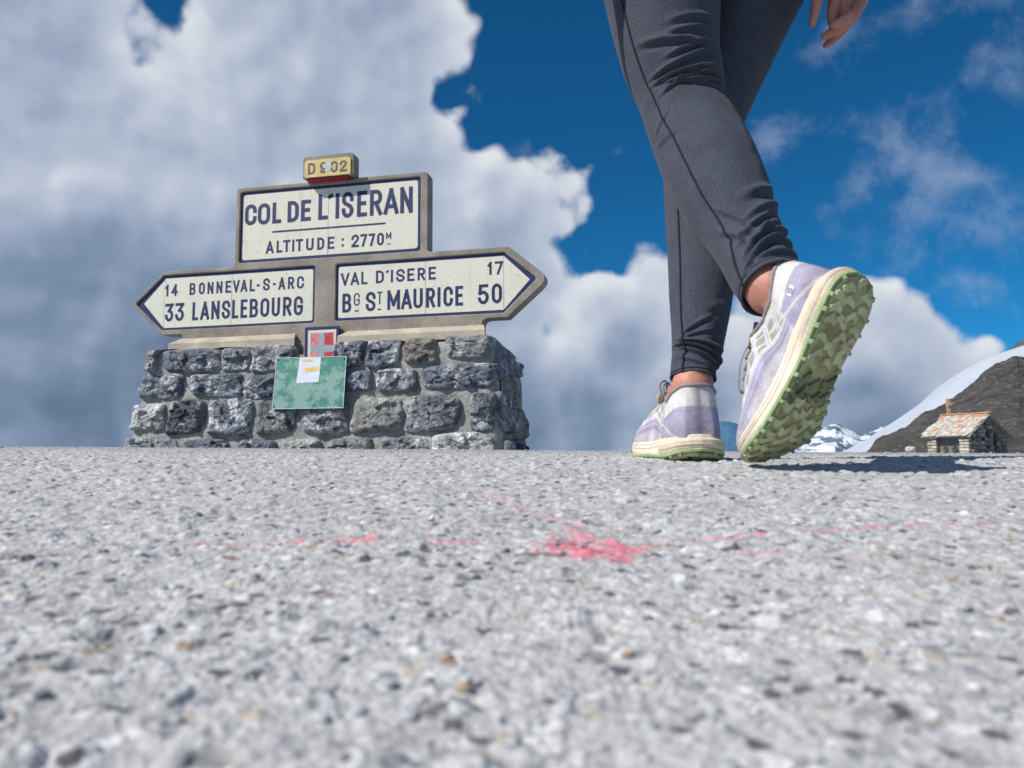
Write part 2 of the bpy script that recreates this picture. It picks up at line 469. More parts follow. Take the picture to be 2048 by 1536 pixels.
def road_fn(t, tc, c, b):
    n = t.noise(tc, 900, 3, 0.6)
    g = t.mapr(n, 0.3, 0.7, 0.78, 1.18)
    cc = t.n('ShaderNodeCombineColor')
    for i in range(3): t.l(g, cc.inputs[i])
    c = t.mix(1.0, c, cc.outputs[0], 'MULTIPLY')
    # away from the finely meshed strip the same chips are carried by the material
    vc = t.n('ShaderNodeVertexColor', layer_name='Col')
    far = t.math('SUBTRACT', 1.0, vc.outputs['Alpha'])
    v = t.n('ShaderNodeTexVoronoi', feature='F1'); v.inputs['Scale'].default_value = 150
    t.l(tc, v.inputs['Vector'])
    sp = t.n('ShaderNodeSeparateColor'); t.l(v.outputs['Color'], sp.inputs[0])
    k = t.math('MULTIPLY_ADD', sp.outputs[0], 0.36, 0.78)
    dk = t.mapr(sp.outputs[1], 0.93, 0.95, 1.0, 0.45)
    k = t.math('MULTIPLY', k, dk)
    k = t.math('MULTIPLY', k, t.mapr(v.outputs['Distance'], 0.45, 0.75, 1.04, 0.62))
    c2 = t.n('ShaderNodeCombineColor')
    for i in range(3): t.l(k, c2.inputs[i])
    c = t.mix(far, c, t.mix(1.0, c, c2.outputs[0], 'MULTIPLY'))
    bp = t.n('ShaderNodeBump'); bp.inputs['Distance'].default_value = 0.0025
    t.l(t.math('MULTIPLY', far, 0.9), bp.inputs['Strength'])
    hgt = t.math('ADD', t.math('MULTIPLY', v.outputs['Distance'], -0.8), t.math('MULTIPLY', t.noise(tc, 260, 4, 0.6), 0.9))
    t.l(hgt, bp.inputs['Height'])
    ROAD_BUMP.append(bp)
    return c
ROAD_BUMP = []
M['road'] = mat('pale_chip_asphalt', rough=0.85, attr=True, fn=road_fn, bump=[(1400, 0.35, 0.0006, 3)], spec=0.3)
_b = [n for n in M['road'].node_tree.nodes if n.type == 'BUMP' and n is not ROAD_BUMP[0] and n.name != ROAD_BUMP[0].name][0]
M['road'].node_tree.links.new(ROAD_BUMP[0].outputs[0], _b.inputs['Normal'])
M['gravel'] = mat('loose_stone_chips', rough=0.8, attr=True, bump=[(500, 0.4, 0.001, 4)])
M['skin'] = mat('skin', (0.50, 0.215, 0.155), 0.55, sss=0.2, noise=[(30, 0.82, 1.1, 5), (140, .9, 1.06, 4)], bump=[(900, 0.35, 0.0006, 3), (120, .35, .0018, 4)],
    fn=lambda t, tc, c, b: t.mix(t.mapr(t.noise(tc, 9, 3, 0.5), 0.5, 0.7, 0, 0.35), c, (0.50, 0.17, 0.13)))
def knit_fn(t, tc, c, b):
    n = t.noise(t.vmath('MULTIPLY', tc, (1, 1, 0.35)), 1500, 2, 0.6)
    n2 = t.noise(tc, 25, 4, 0.6)
    c = t.mix(t.mapr(n, 0.45, 0.62, 0, 0.75), c, (0.112, 0.118, 0.148))
    return t.mix(t.mapr(n2, 0.4, 0.7, 0, 0.25), c, (0.026, 0.028, 0.04))
M['legging'] = mat('heather_grey_knit', (0.038, 0.043, 0.061), 0.9, spec=0.15, sheen=0.06, fn=knit_fn, bump=[(1500, 0.3, 0.0004, 2)])
M['seam'] = mat('dark_overlock_seam', (0.016, 0.016, 0.024), 0.9, spec=0.2)
M['jacket'] = mat('navy_fleece', (0.03, 0.045, 0.09), 0.9, noise=[(60, 0.8, 1.2, 4)])
M['hair'] = mat('brown_hair', (0.06, 0.035, 0.02), 0.6, noise=[(80, 0.7, 1.3, 4)])
M['shoe_upper'] = mat('coated_mesh_upper', rough=0.62, attr=True, noise=[(26, 0.80, 1.08, 8), (520, 0.78, 1.12, 3)], bump=[(700, 0.5, 0.0008, 2), (90, .5, .0015, 5)], spec=0.35)
M['foam'] = mat('cream_foam_midsole', rough=0.6, attr=True, noise=[(22, 0.85, 1.07, 6), (160, 0.9, 1.06, 3)], bump=[(300, 0.2, 0.0006, 3)], spec=0.3)
M['rubber'] = mat('dusty_green_rubber', rough=0.85, attr=True, noise=[(30, 0.82, 1.12, 6), (200, 0.85, 1.12, 4)], bump=[(220, 0.4, 0.001, 4)], spec=0.3)
M['lining'] = mat('mauve_grey_lining', (0.27, 0.235, 0.25), 0.9, noise=[(200, 0.85, 1.1, 3)])
M['lace'] = mat('grey_quick_lace', (0.22, 0.20, 0.19), 0.8)
M['lace_tan'] = mat('tan_lace_guard', (0.42, 0.34, 0.23), 0.8)
M['toggle'] = mat('brown_cord_tab', (0.10, 0.075, 0.065), 0.7)
M['lilac'] = mat('lilac_fabric', (.36, .31, .50), 0.8)
M['logo_white'] = mat('white_heat_transfer', (0.80, 0.80, 0.84), 0.4)
M['mesh_window'] = mat('grey_open_mesh', (0.29, 0.26, 0.25), 0.9, noise=[(700, 0.6, 1.4, 2)])
def _slate(t, tc):
    oi = t.n('ShaderNodeObjectInfo')
    off = t.vmath('ADD', tc, t.vmath('MULTIPLY', oi.outputs['Random'], (17.3, 9.1, 23.7)))
    c = t.mix(t.mapr(t.noise(off, 3, 5, 0.6), 0.35, 0.65), (0.36, 0.32, 0.28), (0.66, 0.59, 0.51))
    return t.mix(t.mapr(t.noise(off, 2.2, 6, 0.7), 0.54, 0.66, 0, 0.5), c, (0.50, 0.33, 0.22))
M['slate'] = mat('lichened_slate', rough=0.85, fn=lambda t, tc, c, b: _slate(t, tc), bump=[(6, 0.4, 0.03, 5)])
M['slate_orange'] = mat('orange_lichen_slate', (0.50, 0.27, 0.17), 0.85, noise=[(4, 0.8, 1.2, 5)])
M['chapel_stone'] = mat('chapel_wall_stone', rough=0.9, fn=rock_fn((0.13, 0.12, 0.11), (0.25, 0.235, 0.21), (0.42, 0.40, 0.36), 2.2, 0.4), bump=[(5, 0.6, 0.05, 6)])
M['chapel_pale'] = mat('chapel_pale_stone', rough=0.9, fn=rock_fn((0.30, 0.27, 0.22), (0.48, 0.43, 0.36), (0.62, 0.58, 0.5), 2.2, 0.4), bump=[(5, 0.6, 0.05, 6)])
M['chapel_mortar'] = mat('chapel_mortar', (0.17, 0.163, 0.15), 0.95, noise=[(2, 0.8, 1.15, 5)])
M['cross'] = mat('weathered_wood', (0.36, 0.24, 0.15), 0.85, noise=[(5, 0.8, 1.15, 5)])
M['dark'] = mat('dark_opening', (0.02, 0.02, 0.022), 0.8)
def scree_fn(t, tc, c, b):
    tv = t.vmath('MULTIPLY', tc, (1, 1, 2.5)); n1 = t.noise(tv, 0.25, 10, 0.72, 0.4); n2 = t.noise(tv, 0.8, 9, 0.78); n3 = t.noise(tc, 0.035, 4, 0.6)
    c = t.mix(t.mapr(n1, 0.38, 0.62), (0.032, 0.030, 0.033), (0.085, 0.077, 0.070))
    c = t.mix(t.mapr(n3, 0.45, 0.6, 0, 0.5), c, (0.060, 0.062, 0.045))
    return t.mix(t.mapr(n2, 0.53, 0.63, 0, 0.85), c, (0.23, 0.20, 0.17))
M['scree'] = mat('dark_scree', rough=0.95, fn=scree_fn, bump=[(0.8, 1.0, 1.0, 8)])
M['snow'] = mat('old_snow', (0.53, 0.57, 0.63), 0.6, noise=[(0.03, 0.90, 1.04, 6), (0.3, .94, 1.03, 6)], bump=[(0.05, 0.3, 2.0, 6)])
M['far_mountain'] = mat('snowy_rock', rough=0.85, attr=True)
M['far_rock'] = mat('dark_far_rock', (0.085, 0.08, 0.085), 0.95, noise=[(0.05, 0.7, 1.3, 6)])
# ------------------------------------------------------------------ road
PY = np.array([-40, -8, -1, 0, .19, .35, .46, .75, 1.0, 1.13, 1.38, 2.0, 2.6, 3.3, 4.0, 4.6, 5.2, 8, 20, 55, 120, 200], float)
PZ = np.array([-2.5, -.6, -.16, -.083, -.0695, -.0585, -.0490, -.0235, -.002, .0085, .0170, .0365, .0530, .0710, .0800, .075, .06, 0, .15, .70, 1.6, 2.4], float)
def _pchip(x, y, xi):
    h = np.diff(x); d = np.diff(y) / h; m = np.zeros_like(y)
    for i in range(1, len(x) - 1):
        if d[i - 1] * d[i] > 0:
            w1, w2 = 2 * h[i] + h[i - 1], h[i] + 2 * h[i - 1]
            m[i] = (w1 + w2) / (w1 / d[i - 1] + w2 / d[i])
    m[0], m[-1] = d[0], d[-1]
    k = np.clip(np.searchsorted(x, xi) - 1, 0, len(x) - 2); t = (xi - x[k]) / h[k]
    return (y[k] * (1 + 2 * t) * (1 - t) ** 2 + m[k] * h[k] * t * (1 - t) ** 2 + y[k + 1] * t * t * (3 - 2 * t) + m[k + 1] * h[k] * t * t * (t - 1))
def ground_base(x, y):
    z = _pchip(PY, PZ, np.asarray(y, float))
    cross = -0.0068 * np.clip(np.asarray(x, float), -3, 3)
    z = z + cross * sstep(0.6, 2.2, y)
    # shallow hollow in the wearing course, centred left of the paint splash
    e = np.hypot((x - 0.017) / 0.030, (y - 0.455) / 0.017)
    e = e + 0.35 * fbm(np.asarray(x) / 0.02, np.asarray(y) / 0.012, oct=3, seed=5)
    z = z - 0.0008 * sstep(1.1, 0.45, e)
    e2 = np.hypot((x - 0.125) / 0.045, (y - 0.445) / 0.010) + 0.4 * fbm(np.asarray(x) / 0.02, np.asarray(y) / 0.012, oct=3, seed=15)
    z = z - 0.0008 * sstep(1.1, 0.45, e2)
    return z
def road_detail(x, y):
    f1, f2, idh = worley(x, y, 0.0066, 1)
    g1, g2, idg = worley(x + 0.003, y + 0.001, 0.0026, 7)
    k1, k2, idk = worley(x, y, 0.019, 3)
    dome = np.sqrt(np.maximum(0, 1 - (f1 / 0.78) ** 2))
    big = sstep(0.46, 0.12, k1 + .06 * fbm(x / .006, y / .006, oct=2, seed=44)) * (idk > 0.80)
    rimf = sstep(0.02, 0.22, k2 - k1); big = big * rimf
    h = 0.0012 * dome * (0.12 + 1.0 * idh ** 2) + 0.0007 * np.sqrt(np.maximum(0, 1 - g1 ** 2)) * idg
    h = h + 0.0009 * fbm(x / 0.0035, y / 0.0035, oct=2, seed=12)
    h = h + 0.0028 * big
    h = h + 0.0017 * fbm(x / 0.011, y / 0.011, oct=4, seed=2, gain=.6) + 0.0014 * fbm(x / 0.030, y / 0.030, oct=2, seed=19) + 0.0030 * fbm(x / 0.085, y / 0.085, oct=2, seed=9)
    h = h * 0.85
    pit = sstep(0.50, 0.2, k1) * (idk < 0.075) * rimf
    h = h - 0.0030 * pit
    # colour
    v = 0.455 + 0.09 * (idh - 0.5) + 0.09 * (idg - 0.5) + 0.05 * fbm(x / 0.05, y / 0.05, oct=3, seed=4)
    C = np.stack([v * 1.0, v * 0.992, v * 0.992], -1)
    tone = hsh(np.floor(idh * 9999), np.floor(idh * 77), 5, 2)
    hz = fbm(x / 0.004, y / 0.004, oct=2, seed=31)
    def paint(mask, c):
        nonlocal C
        C = C * (1 - mask[:, None]) + np.array(c) * mask[:, None]
    inside = sstep(0.62, 0.45, f1)
    paint(inside * (tone < 0.045), (0.13, 0.115, 0.13))
    paint(inside * ((tone > 0.045) & (tone < 0.12)), (0.29, 0.295, 0.31))
    paint(inside * ((tone > 0.13) & (tone < 0.138)), (0.32, 0.24, 0.18))
    paint(inside * ((tone > 0.145) & (tone < 0.17)), (0.42, 0.37, 0.30))
    paint(inside * ((tone > 0.18) & (tone < 0.25)), (0.62, 0.62, 0.62))
    crev = sstep(0.16, 0.02, f2 - f1)
    paint(crev * 0.42 * sstep(-.3, .3, fbm(x / .01, y / .01, oct=2, seed=33)), (0.13, 0.13, 0.14))
    paint(pit * 0.5, (0.18, 0.175, 0.17))
    # oily track at the left of the crest
    track = sstep(1.0, 0.3, np.abs((y - 1.75 - 0.12 * (x + 0.9)) / 0.16)) * sstep(-1.35, -1.0, x) * sstep(-0.25, -0.6, x) * sstep(-.15, .35, fbm(x / .12, y / .05, oct=3, seed=66))
    paint(track * 0.45, (0.26, 0.235, 0.20))
    # pink-red marking paint: a splash and three thin worn strokes
    w1 = fbm(x / 0.012, y / 0.008, oct=4, seed=41); w2 = fbm(x / 0.004, y / 0.004, oct=3, seed=51)
    sp = np.hypot((x - 0.044) / 0.036, (y - 0.476) / 0.050) + 0.42 * w1 + 0.38 * w2
    m = sstep(0.95, 0.55, sp)
    def seg(ax, ay, bx, by, w, s, gap=0.0):
        L2 = (bx - ax) ** 2 + (by - ay) ** 2
        t = np.clip(((x - ax) * (bx - ax) + (y - ay) * (by - ay)) / L2, 0, 1)
        d = np.hypot(x - ax - t * (bx - ax), y - ay - t * (by - ay)) / w
        return sstep(1.1, 0.35, d + 0.5 * w2 + 0.6 * w1 + gap * fbm(x / 0.035, y / 0.035, oct=2, seed=61)) * s
    m = np.maximum(m, seg(0.05, 0.49, 0.042, 0.55, 0.010, 0.50))
    m = np.maximum(m, seg(0.040, 0.56, -0.055, 0.82, 0.0055, 0.20, 1.2))
    m = np.maximum(m, seg(0.06, 0.485, 0.46, 0.613, 0.0058, 0.62, 0.5))
    m = np.maximum(m, seg(0.03, 0.49, -0.21, 0.487, 0.0055, 0.32, 0.8))
    m = np.maximum(m, seg(-0.13, 0.494, -0.088, 0.494, 0.0085, 0.65, 0.4))
    m = np.maximum(m, seg(0.12, 0.46, 0.19, 0.445, 0.006, 0.25, 1.3))
    m = m * (1 - 0.75 * crev) * np.clip(0.25 + 1.1 * idh + .5 * hz, 0, 1)
    paint(np.clip(m * 1.35, 0, 1) * 0.86, (0.72, 0.145, 0.215))
    # flat dark patch painted in so the hollow shows
    e = np.hypot((x - 0.016) / 0.024, (y - 0.456) / 0.011) + 0.5 * w1
    paint(sstep(1.0, 0.5, e) * 0.8 * (1 - m), (0.085, 0.083, 0.075))
    return h, C
ys = np.concatenate([[-40, -12, -4, -1.5, -.6, -.25, -.08, 0, .05, .09], np.geomspace(.12, 1.7, 900), np.geomspace(1.7, 8, 230)[1:], np.geomspace(8, 190, 34)[1:]])
uc = np.linspace(-1, 1, 860)
us = np.linspace(0, 1, 70)[1:]
rows = []
for y in ys:
    w = 0.70 * max(y, 0.0) + 0.03
    side = w + us * w * 0.5 + us ** 3 * (3.0 + 2.4 * abs(y))
    rows.append(np.concatenate([-side[::-1], uc * w, side]))
X = np.array(rows); Y = np.repeat(ys[:, None], X.shape[1], 1)
x_, y_ = X.ravel(), Y.ravel()
z_ = ground_base(x_, y_)
h_, C_ = road_detail(x_, y_)
spacing = np.maximum(np.abs(np.gradient(X, axis=1)).ravel(), np.abs(np.gradient(Y, axis=0)).ravel() * 0.6)
h_ = h_ * sstep(0.02, 0.004, spacing)
alpha_ = sstep(0.012, 0.004, spacing)
C_ = C_ * sstep(0.05, 0.008, spacing)[:, None] + np.array((0.445, 0.44, 0.44)) * (1 - sstep(0.05, 0.008, spacing))[:, None]
road = obj('road', mesh_np('road', np.stack([x_, y_, z_ + h_], -1), grid_faces(*X.shape), True, np.concatenate([C_, alpha_[:, None]], 1)), M['road'])
tag(road, kind='structure')
del X, Y, C_

# loose chips lying on the asphalt
rng = np.random.default_rng(4)
bm = bmesh.new(); bmesh.ops.create_icosphere(bm, subdivisions=2, radius=1)
ICO_V = np.array([v.co[:] for v in bm.verts]); ICO_F = np.array([[v.index for v in f.verts] for f in bm.faces]); bm.free()
n = 1700
gy = 0.16 * (3.6 / 0.16) ** (rng.random(n) ** 0.9)
gx = (rng.random(n) * 2 - 1) * (0.72 * gy + 0.06)
gr = 0.0009 + 0.0016 * rng.random(n) ** 3
gy[:150] = rng.uniform(2.3, 3.5, 150); gr[:150] = rng.uniform(.0018, .0048, 150); gx[:150] = (rng.random(150) * 2 - 1) * .7 * gy[:150]
gz = ground_base(gx, gy) + road_detail(gx, gy)[0]
GV = []; GC = []
for i in range(n):
    v = ICO_V * (1 + 0.28 * (rng.random((len(ICO_V), 1)) - 0.5)) * np.array([1 + .5 * rng.random(), 1 + .3 * rng.random(), .65])
    a = rng.random() * 6.28; c, s = math.cos(a), math.sin(a)
    v = v @ np.array([[c, s, 0], [-s, c, 0], [0, 0, 1]]) * gr[i]
    GV.append(v + (gx[i], gy[i], gz[i] + gr[i] * .25))
    k = rng.random()
    cc = (0.40, 0.41, 0.43) if k < .55 else (0.22, 0.225, 0.24) if k < .72 else (0.60, .60, .6) if k < .9 else (0.36, 0.27, 0.19)
    GC.append(np.tile(cc, (len(v), 1)))
GF = (np.arange(n)[:, None, None] * len(ICO_V) + ICO_F[None]).reshape(-1, 3)
g = obj('loose_gravel', mesh_np('loose_gravel', np.concatenate(GV), GF, True, np.concatenate(GC)), M['gravel'])
tag(g, 'small loose stone chips scattered over the pale asphalt', 'gravel', kind='stuff')

# ------------------------------------------------------------------ mountains, snowfield, hillside
def slope_mesh(name, crest, D0, D1, Dback, m, amp, sc, nx=260, ny=90, seed=0, zbase=0.0, colf=None, below=0.0, jag=0.0):
    """crest: list of (px, py) seen at distance D1; the slope runs down towards the camera to D0"""
    crest = np.array(crest, float)
    px = np.linspace(crest[0, 0], crest[-1, 0], nx)
    py = np.interp(px, crest[:, 0], crest[:, 1])
    top = np.array([at(a, b, D1)[:] for a, b in zip(px, py)])
    top[:, 2] += jag * fbm(top[:, 0] / sc * 2.0, np.zeros(nx) + seed, oct=5, seed=seed + 3)
    t = np.linspace(0, 1, ny)[:, None]
    # foot line: same bearing, nearer
    foot = top * (D0 / D1); foot[:, 2] = zbase
    V = foot[None] * (1 - t[..., None]) + top[None] * t[..., None]
    V[..., 2] = zbase + (top[None, :, 2] - zbase) * (t ** 1.1)
    disp = amp * fbm(V[..., 0] / sc, V[..., 1] / sc, oct=6, seed=seed)
    fade = np.sin(np.pi * np.clip(t, 0, 1)) ** 0.5
    fade = np.where(t > .5, 0.35 + .65 * fade, fade)
    V[..., 2] += disp * fade * np.clip((top[None, :, 2] - zbase) / (3 * amp), 0, 1)
    # reverse slope behind the crest
    nb = 12
    tb = np.linspace(0, 1, nb + 1)[1:, None, None]
    bk = top * (Dback / D1); bk[:, 2] = zbase
    Bk = V[-1][None] * (1 - tb) + bk[None] * tb
    A = np.concatenate([V, Bk], 0)
    cols = colf(A) if colf else None
    me = mesh_np(name, A.reshape(-1, 3), grid_faces(A.shape[0], nx), True, cols)
    o = obj(name, me, m)
    tag(o, kind='structure')
    return o
hill = [(1722, 906), (1731, 900), (1751, 881), (1779, 864), (1800, 856), (1819, 847), (1835, 834), (1851, 823), (1864, 817), (1877, 809), (1897, 795), (1935, 771), (1968, 745), (1990, 731), (2018, 719), (2048, 710), (2120, 680), (2300, 600), (2600, 520)]
slope_mesh('hillside', hill, 66, 150, 210, M['scree'], 2.0, 9, 520, 260, 3, 0.9, jag=1.3)
snow = [(1660, 915), (1700, 896), (1730, 880), (1760, 860), (1799, 835), (1839, 807), (1879, 771), (1919, 744), (1949, 728), (1979, 713), (2018, 700), (2048, 690), (2150, 655), (2320, 600), (2600, 560)]
slope_mesh('snowfield', snow, 170, 320, 500, M['snow'], 0.8, 60, 220, 60, 8, 1.0)
rk = [(1990, 730), (2020, 705), (2034, 693), (2048, 684), (2090, 660), (2200, 610), (2500, 500)]
slope_mesh('rocky_ridge', rk, 420, 600, 800, M['far_rock'], 5, 40, 120, 50, 12, 2.0, jag=4)
def mcol(A):
    x, y, z = A[..., 0], A[..., 1], A[..., 2]
    n = fbm(x / 150 + z / 210, z / 120 - x / 500, oct=6, seed=77, gain=0.62)
    n2 = fbm(x / 60 - z / 60, z / 90 + x / 200, oct=4, seed=79, gain=0.6)
    snowm = sstep(-0.06, 0.02, 0.16 - np.abs(n) * 1.1 + 0.35 * n2)
    C = snowm[..., None] * np.array((0.60, 0.64, 0.70)) + (1 - snowm[..., None]) * np.array((0.10, 0.14, 0.20))
    return C.reshape(-1, 3)
pk = [(1500, 880), (1560, 858), (1620, 868), (1645, 858), (1660, 851), (1670, 846), (1680, 848), (1692, 859), (1708, 871), (1720, 878), (1735, 874), (1763, 858), (1800, 850), (1850, 862), (2000, 890)]
slope_mesh('snowy_mountain', pk, 3200, 4500, 6000, M['far_mountain'], 70, 260, 700, 160, 21, -60, mcol, jag=26)
def bcol(A):  # blue of haze and shade painted into the ridge colour
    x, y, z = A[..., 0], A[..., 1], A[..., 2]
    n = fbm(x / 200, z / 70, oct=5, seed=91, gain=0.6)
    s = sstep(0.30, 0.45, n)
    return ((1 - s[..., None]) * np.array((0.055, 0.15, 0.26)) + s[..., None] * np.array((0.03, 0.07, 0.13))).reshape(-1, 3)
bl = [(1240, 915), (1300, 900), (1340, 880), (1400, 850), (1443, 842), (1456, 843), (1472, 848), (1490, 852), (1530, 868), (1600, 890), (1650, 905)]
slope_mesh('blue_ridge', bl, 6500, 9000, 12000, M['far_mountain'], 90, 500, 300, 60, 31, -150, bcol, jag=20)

# ------------------------------------------------------------------ stones: rounded rugged blocks in a wall plane
def stone_patch(u0, u1, v0, v1, proud, seed, na=110, nr=26, sink=0.05):
    """a rugged stone face in local (u, n, v); returns V, F with n outward, edge sunk behind the joint"""
    r_ = np.random.default_rng(seed)
    cu, cv, hu, hv = (u0 + u1) / 2, (v0 + v1) / 2, (u1 - u0) / 2, (v1 - v0) / 2
    a = np.linspace(0, 2 * np.pi, na, endpoint=False)
    p = r_.uniform(4.0, 8.0)
    rad = 1 / (np.abs(np.cos(a)) ** p + np.abs(np.sin(a)) ** p) ** (1 / p)
    ph = r_.random(5) * 6.28
    wob = 1 + 0.045 * np.sin(2 * a + ph[0]) + 0.04 * np.sin(3 * a + ph[1]) + 0.025 * np.sin(5 * a + ph[2]) + 0.05 * fbm(np.cos(a) * 4 + ph[3], np.sin(a) * 4, oct=4, seed=seed + 2, gain=.6)
    rr = np.concatenate([np.linspace(0.06, 0.9, nr - 3), [0.965, 1.0, 1.02]])
    R, A = np.meshgrid(rr, a, indexing='ij')
    RW = R * (rad * wob)[None]
    U = cu + RW * np.cos(A) * hu; V = cv + RW * np.sin(A) * hv
    prof = np.maximum(0, 1 - np.clip(R, 0, 1) ** 8)
    N = proud * (0.42 + 0.58 * prof)
    s = seed * 7.13
    rid = 1 - np.abs(fbm(U / 0.075 + s, V / 0.05 + s, oct=4, seed=seed, gain=0.55)) * 2.2
    fac = fbm(U / 0.14 + s, V / 0.11, oct=2, seed=seed + 9)
    tilt = r_.uniform(-1, 1, 2)
    w1, w2, wi = worley(U + s + .3 * V + .012 * fbm(U / .03, V / .03, oct=2, seed=seed), V * 1.3 + s, 0.070, seed)
    e1, e2, ei = worley(U + s - .3 * V, V * 1.4 + s, 0.024, seed + 4)
    crag = 0.017 * (wi - .5) + 0.24 * (w1 * .070) * (wi - .5) * 2 + 0.004 * (ei - .5)
    N = N + crag * (0.2 + .8 * prof) + (0.010 * rid + 0.012 * fac + 0.010 * (tilt[0] * (U - cu) / hu + tilt[1] * (V - cv) / hv)) * (0.25 + 0.75 * prof)
    N[-1] = -sink; N[-2] = np.minimum(N[-2], 0.25 * proud)
    vs = np.stack([U, N, V], -1).reshape(-1, 3)
    F = [list(map(int, f)) for f in grid_faces(len(rr), na, True)]
    vs = np.concatenate([vs, [[cu, float(N[0].mean()), cv]]])
    c = len(vs) - 1
    F += [[c, (k + 1) % na, k] for k in range(na)]
    return vs, F

# ------------------------------------------------------------------ stone pedestal
YAW = math.radians(-12.5)
SC = Vector((-1.1807, 5.0, 1.19336))                       # middle of the sign face
ped = empty('stone_pedestal', (SC.x, SC.y, 0.0), (0, 0, YAW))   # local: x along the front, -y towards the viewer, z up
tag(ped, 'low battered wall of dark grey rubble stones in pale mortar carrying the road sign', 'stone base')
ZT = 0.775; BAT = 0.15; N0 = 0.12; ZB = -0.02
def front_y(z): return -(N0 + BAT * (0.73 - z))
UL_T, UL_B, UR_T, UR_B = -1.194, -1.262, 1.125, 1.200
def ul(z): return UL_B + (UL_T - UL_B) * (z - 0.13) / (0.756 - 0.13)
def ur(z): return UR_B + (UR_T - UR_B) * (z - 0.10) / (0.772 - 0.10)
DEPTH = 0.68
# mortar core
nu, nz = 130, 44
parts = []
def face_grid(f, nu_, nv_, flip=False):
    uu, vv = np.meshgrid(np.linspace(0, 1, nu_), np.linspace(0, 1, nv_))
    P = f(uu, vv)
    Fq = grid_faces(nv_, nu_)
    return P.reshape(-1, 3), (Fq[:, ::-1] if flip else Fq).tolist()
def back_y(z): return front_y(ZT) + DEPTH - BAT * (0.73 - z) * -1 * 0.6
def core_front(u, v):
    z = ZB + (ZT - ZB) * v; x = ul(z) + (ur(z) - ul(z)) * u
    y = front_y(z) + 0.105 * sstep(-.215, -.200, x) * sstep(.128, .112, x) * sstep(.585, .60, z)
    nn = 0.012 * fbm(x / 0.10, z / 0.07, oct=4, seed=71)
    edge = np.minimum(np.minimum(u, 1 - u) * 2.3, (1 - v) * 0.8)
    y = y - nn + 0.06 * (1 - np.clip(edge / 0.06, 0, 1)) ** 2.2
    z = z - 0.02 * (1 - np.clip((1 - v) * .8 / 0.05, 0, 1)) ** 2 * (1 + fbm(x / .2, z * 0, oct=3, seed=73)) + 0.012 * v * fbm(x / .3, z * 0, oct=3, seed=74)
    return np.stack([x, y, z], -1)
def core_side(u, v, right=True):
    z = ZB + (ZT - ZB) * v
    y0 = front_y(z) + 0.06; y1 = back_y(z)
    y = y0 + (y1 - y0) * u
    xe = ur(z) if right else ul(z)
    sgn_ = 1 if right else -1
    x = xe + sgn_ * (0.012 * fbm(y / .10, z / .07, oct=4, seed=75) + 0.02 * u)
    x = x - sgn_ * (0.07 * np.clip((u - .72) / .28, 0, 1) ** 2 + 0.016 * fbm(z / .09, u * 0 + 3, oct=3, seed=76))
    sh = 0.04 * np.clip((v - 0.72) / 0.28, 0, 1) ** 2 * u ** 0.6   # rounded shoulder of the far corner
    return np.stack([x - sgn_ * sh * 0.5, y, z - sh * 0.9], -1)
parts.append(face_grid(core_front, nu, nz))
parts.append(face_grid(lambda u, v: core_side(u, v, True), 36, nz))
parts.append(face_grid(lambda u, v: core_side(u, v, False), 36, nz, True))
def core_top(u, v):
    x = ul(ZT) + (ur(ZT) - ul(ZT)) * u
    yf, yb = front_y(ZT) + 0.012 + 0.105 * sstep(-.215, -.200, x) * sstep(.128, .112, x), back_y(ZT)
    z = ZT - 0.012 + 0.012 * fbm(x / .15, v * 3, oct=3, seed=78) - 0.036 * np.clip((u - .93) / .07, 0, 1) ** 2 * v
    return np.stack([x, yf + (yb - yf) * v, z], -1)
parts.append(face_grid(core_top, 90, 12))
parts.append(face_grid(lambda u, v: np.stack([ul(ZB) + .05 + .045 * v + (ur(ZB) - ul(ZB) - .10 - .10 * v) * u, back_y(ZB + (ZT - .045 - ZB) * v) + 0 * u, ZB + (ZT - .045 - ZB) * v], -1), 40, 12, True))
me = join_meshes('mortar', [(p, f) for p, f in parts], True)
obj('mortar', me, M['mortar'], ped)
ROWS = [
 [(-1.19, -1.104, 0.611, 0.761, 'L'), (-1.072, -0.645, 0.609, 0.756, 'D'), (-0.638, -0.452, 0.604, 0.755, 'M'), (-0.443, -0.150, 0.597, 0.760, 'M'), (0.116, 0.314, 0.606, 0.770, 'D'), (0.337, 0.546, 0.6, 0.768, 'D'), (0.577, 0.776, 0.615, 0.772, 'T'), (0.836, 1.125, 0.646, 0.778, 'L')],
 [(-1.235, -0.888, 0.441, 0.589, 'D'), (-0.84, -0.477, 0.446, 0.588, 'D'), (-0.454, -0.217, 0.421, 0.575, 'D'), (-0.198, -0.007, 0.417, 0.574, 'M'), (0.015, 0.2, 0.431, 0.578, 'D'), (0.221, 0.38, 0.455, 0.582, 'D'), (0.411, 0.668, 0.45, 0.586, 'M'), (0.697, 1.18, 0.463, 0.607, 'D')],
 [(-1.262, -1.001, 0.233, 0.404, 'L'), (-0.966, -0.717, 0.211, 0.422, 'D'), (-0.686, -0.389, 0.199, 0.422, 'D'), (-0.354, -0.096, 0.203, 0.407, 'M'), (-0.046, 0.248, 0.2, 0.395, 'M'), (0.278, 0.584, 0.206, 0.413, 'L'), (0.616, 0.935, 0.205, 0.425, 'M'), (1.003, 1.150, 0.215, 0.428, 'M')],
 [(-1.275, -0.865, 0.03, 0.188, 'M'), (-0.836, -0.534, 0.03, 0.176, 'D'), (-0.459, -0.208, 0.03, 0.173, 'D'), (-0.164, 0.097, 0.03, 0.171, 'L'), (0.145, 0.406, 0.03, 0.177, 'L'), (0.468, 0.755, 0.03, 0.175, 'M'), (0.780, 1.160, 0.03, 0.198, 'L')]]
SM = {'D': M['stone'], 'M': M['stone_mid'], 'L': M['stone_light'], 'T': M['stone_tan']}
k = 0
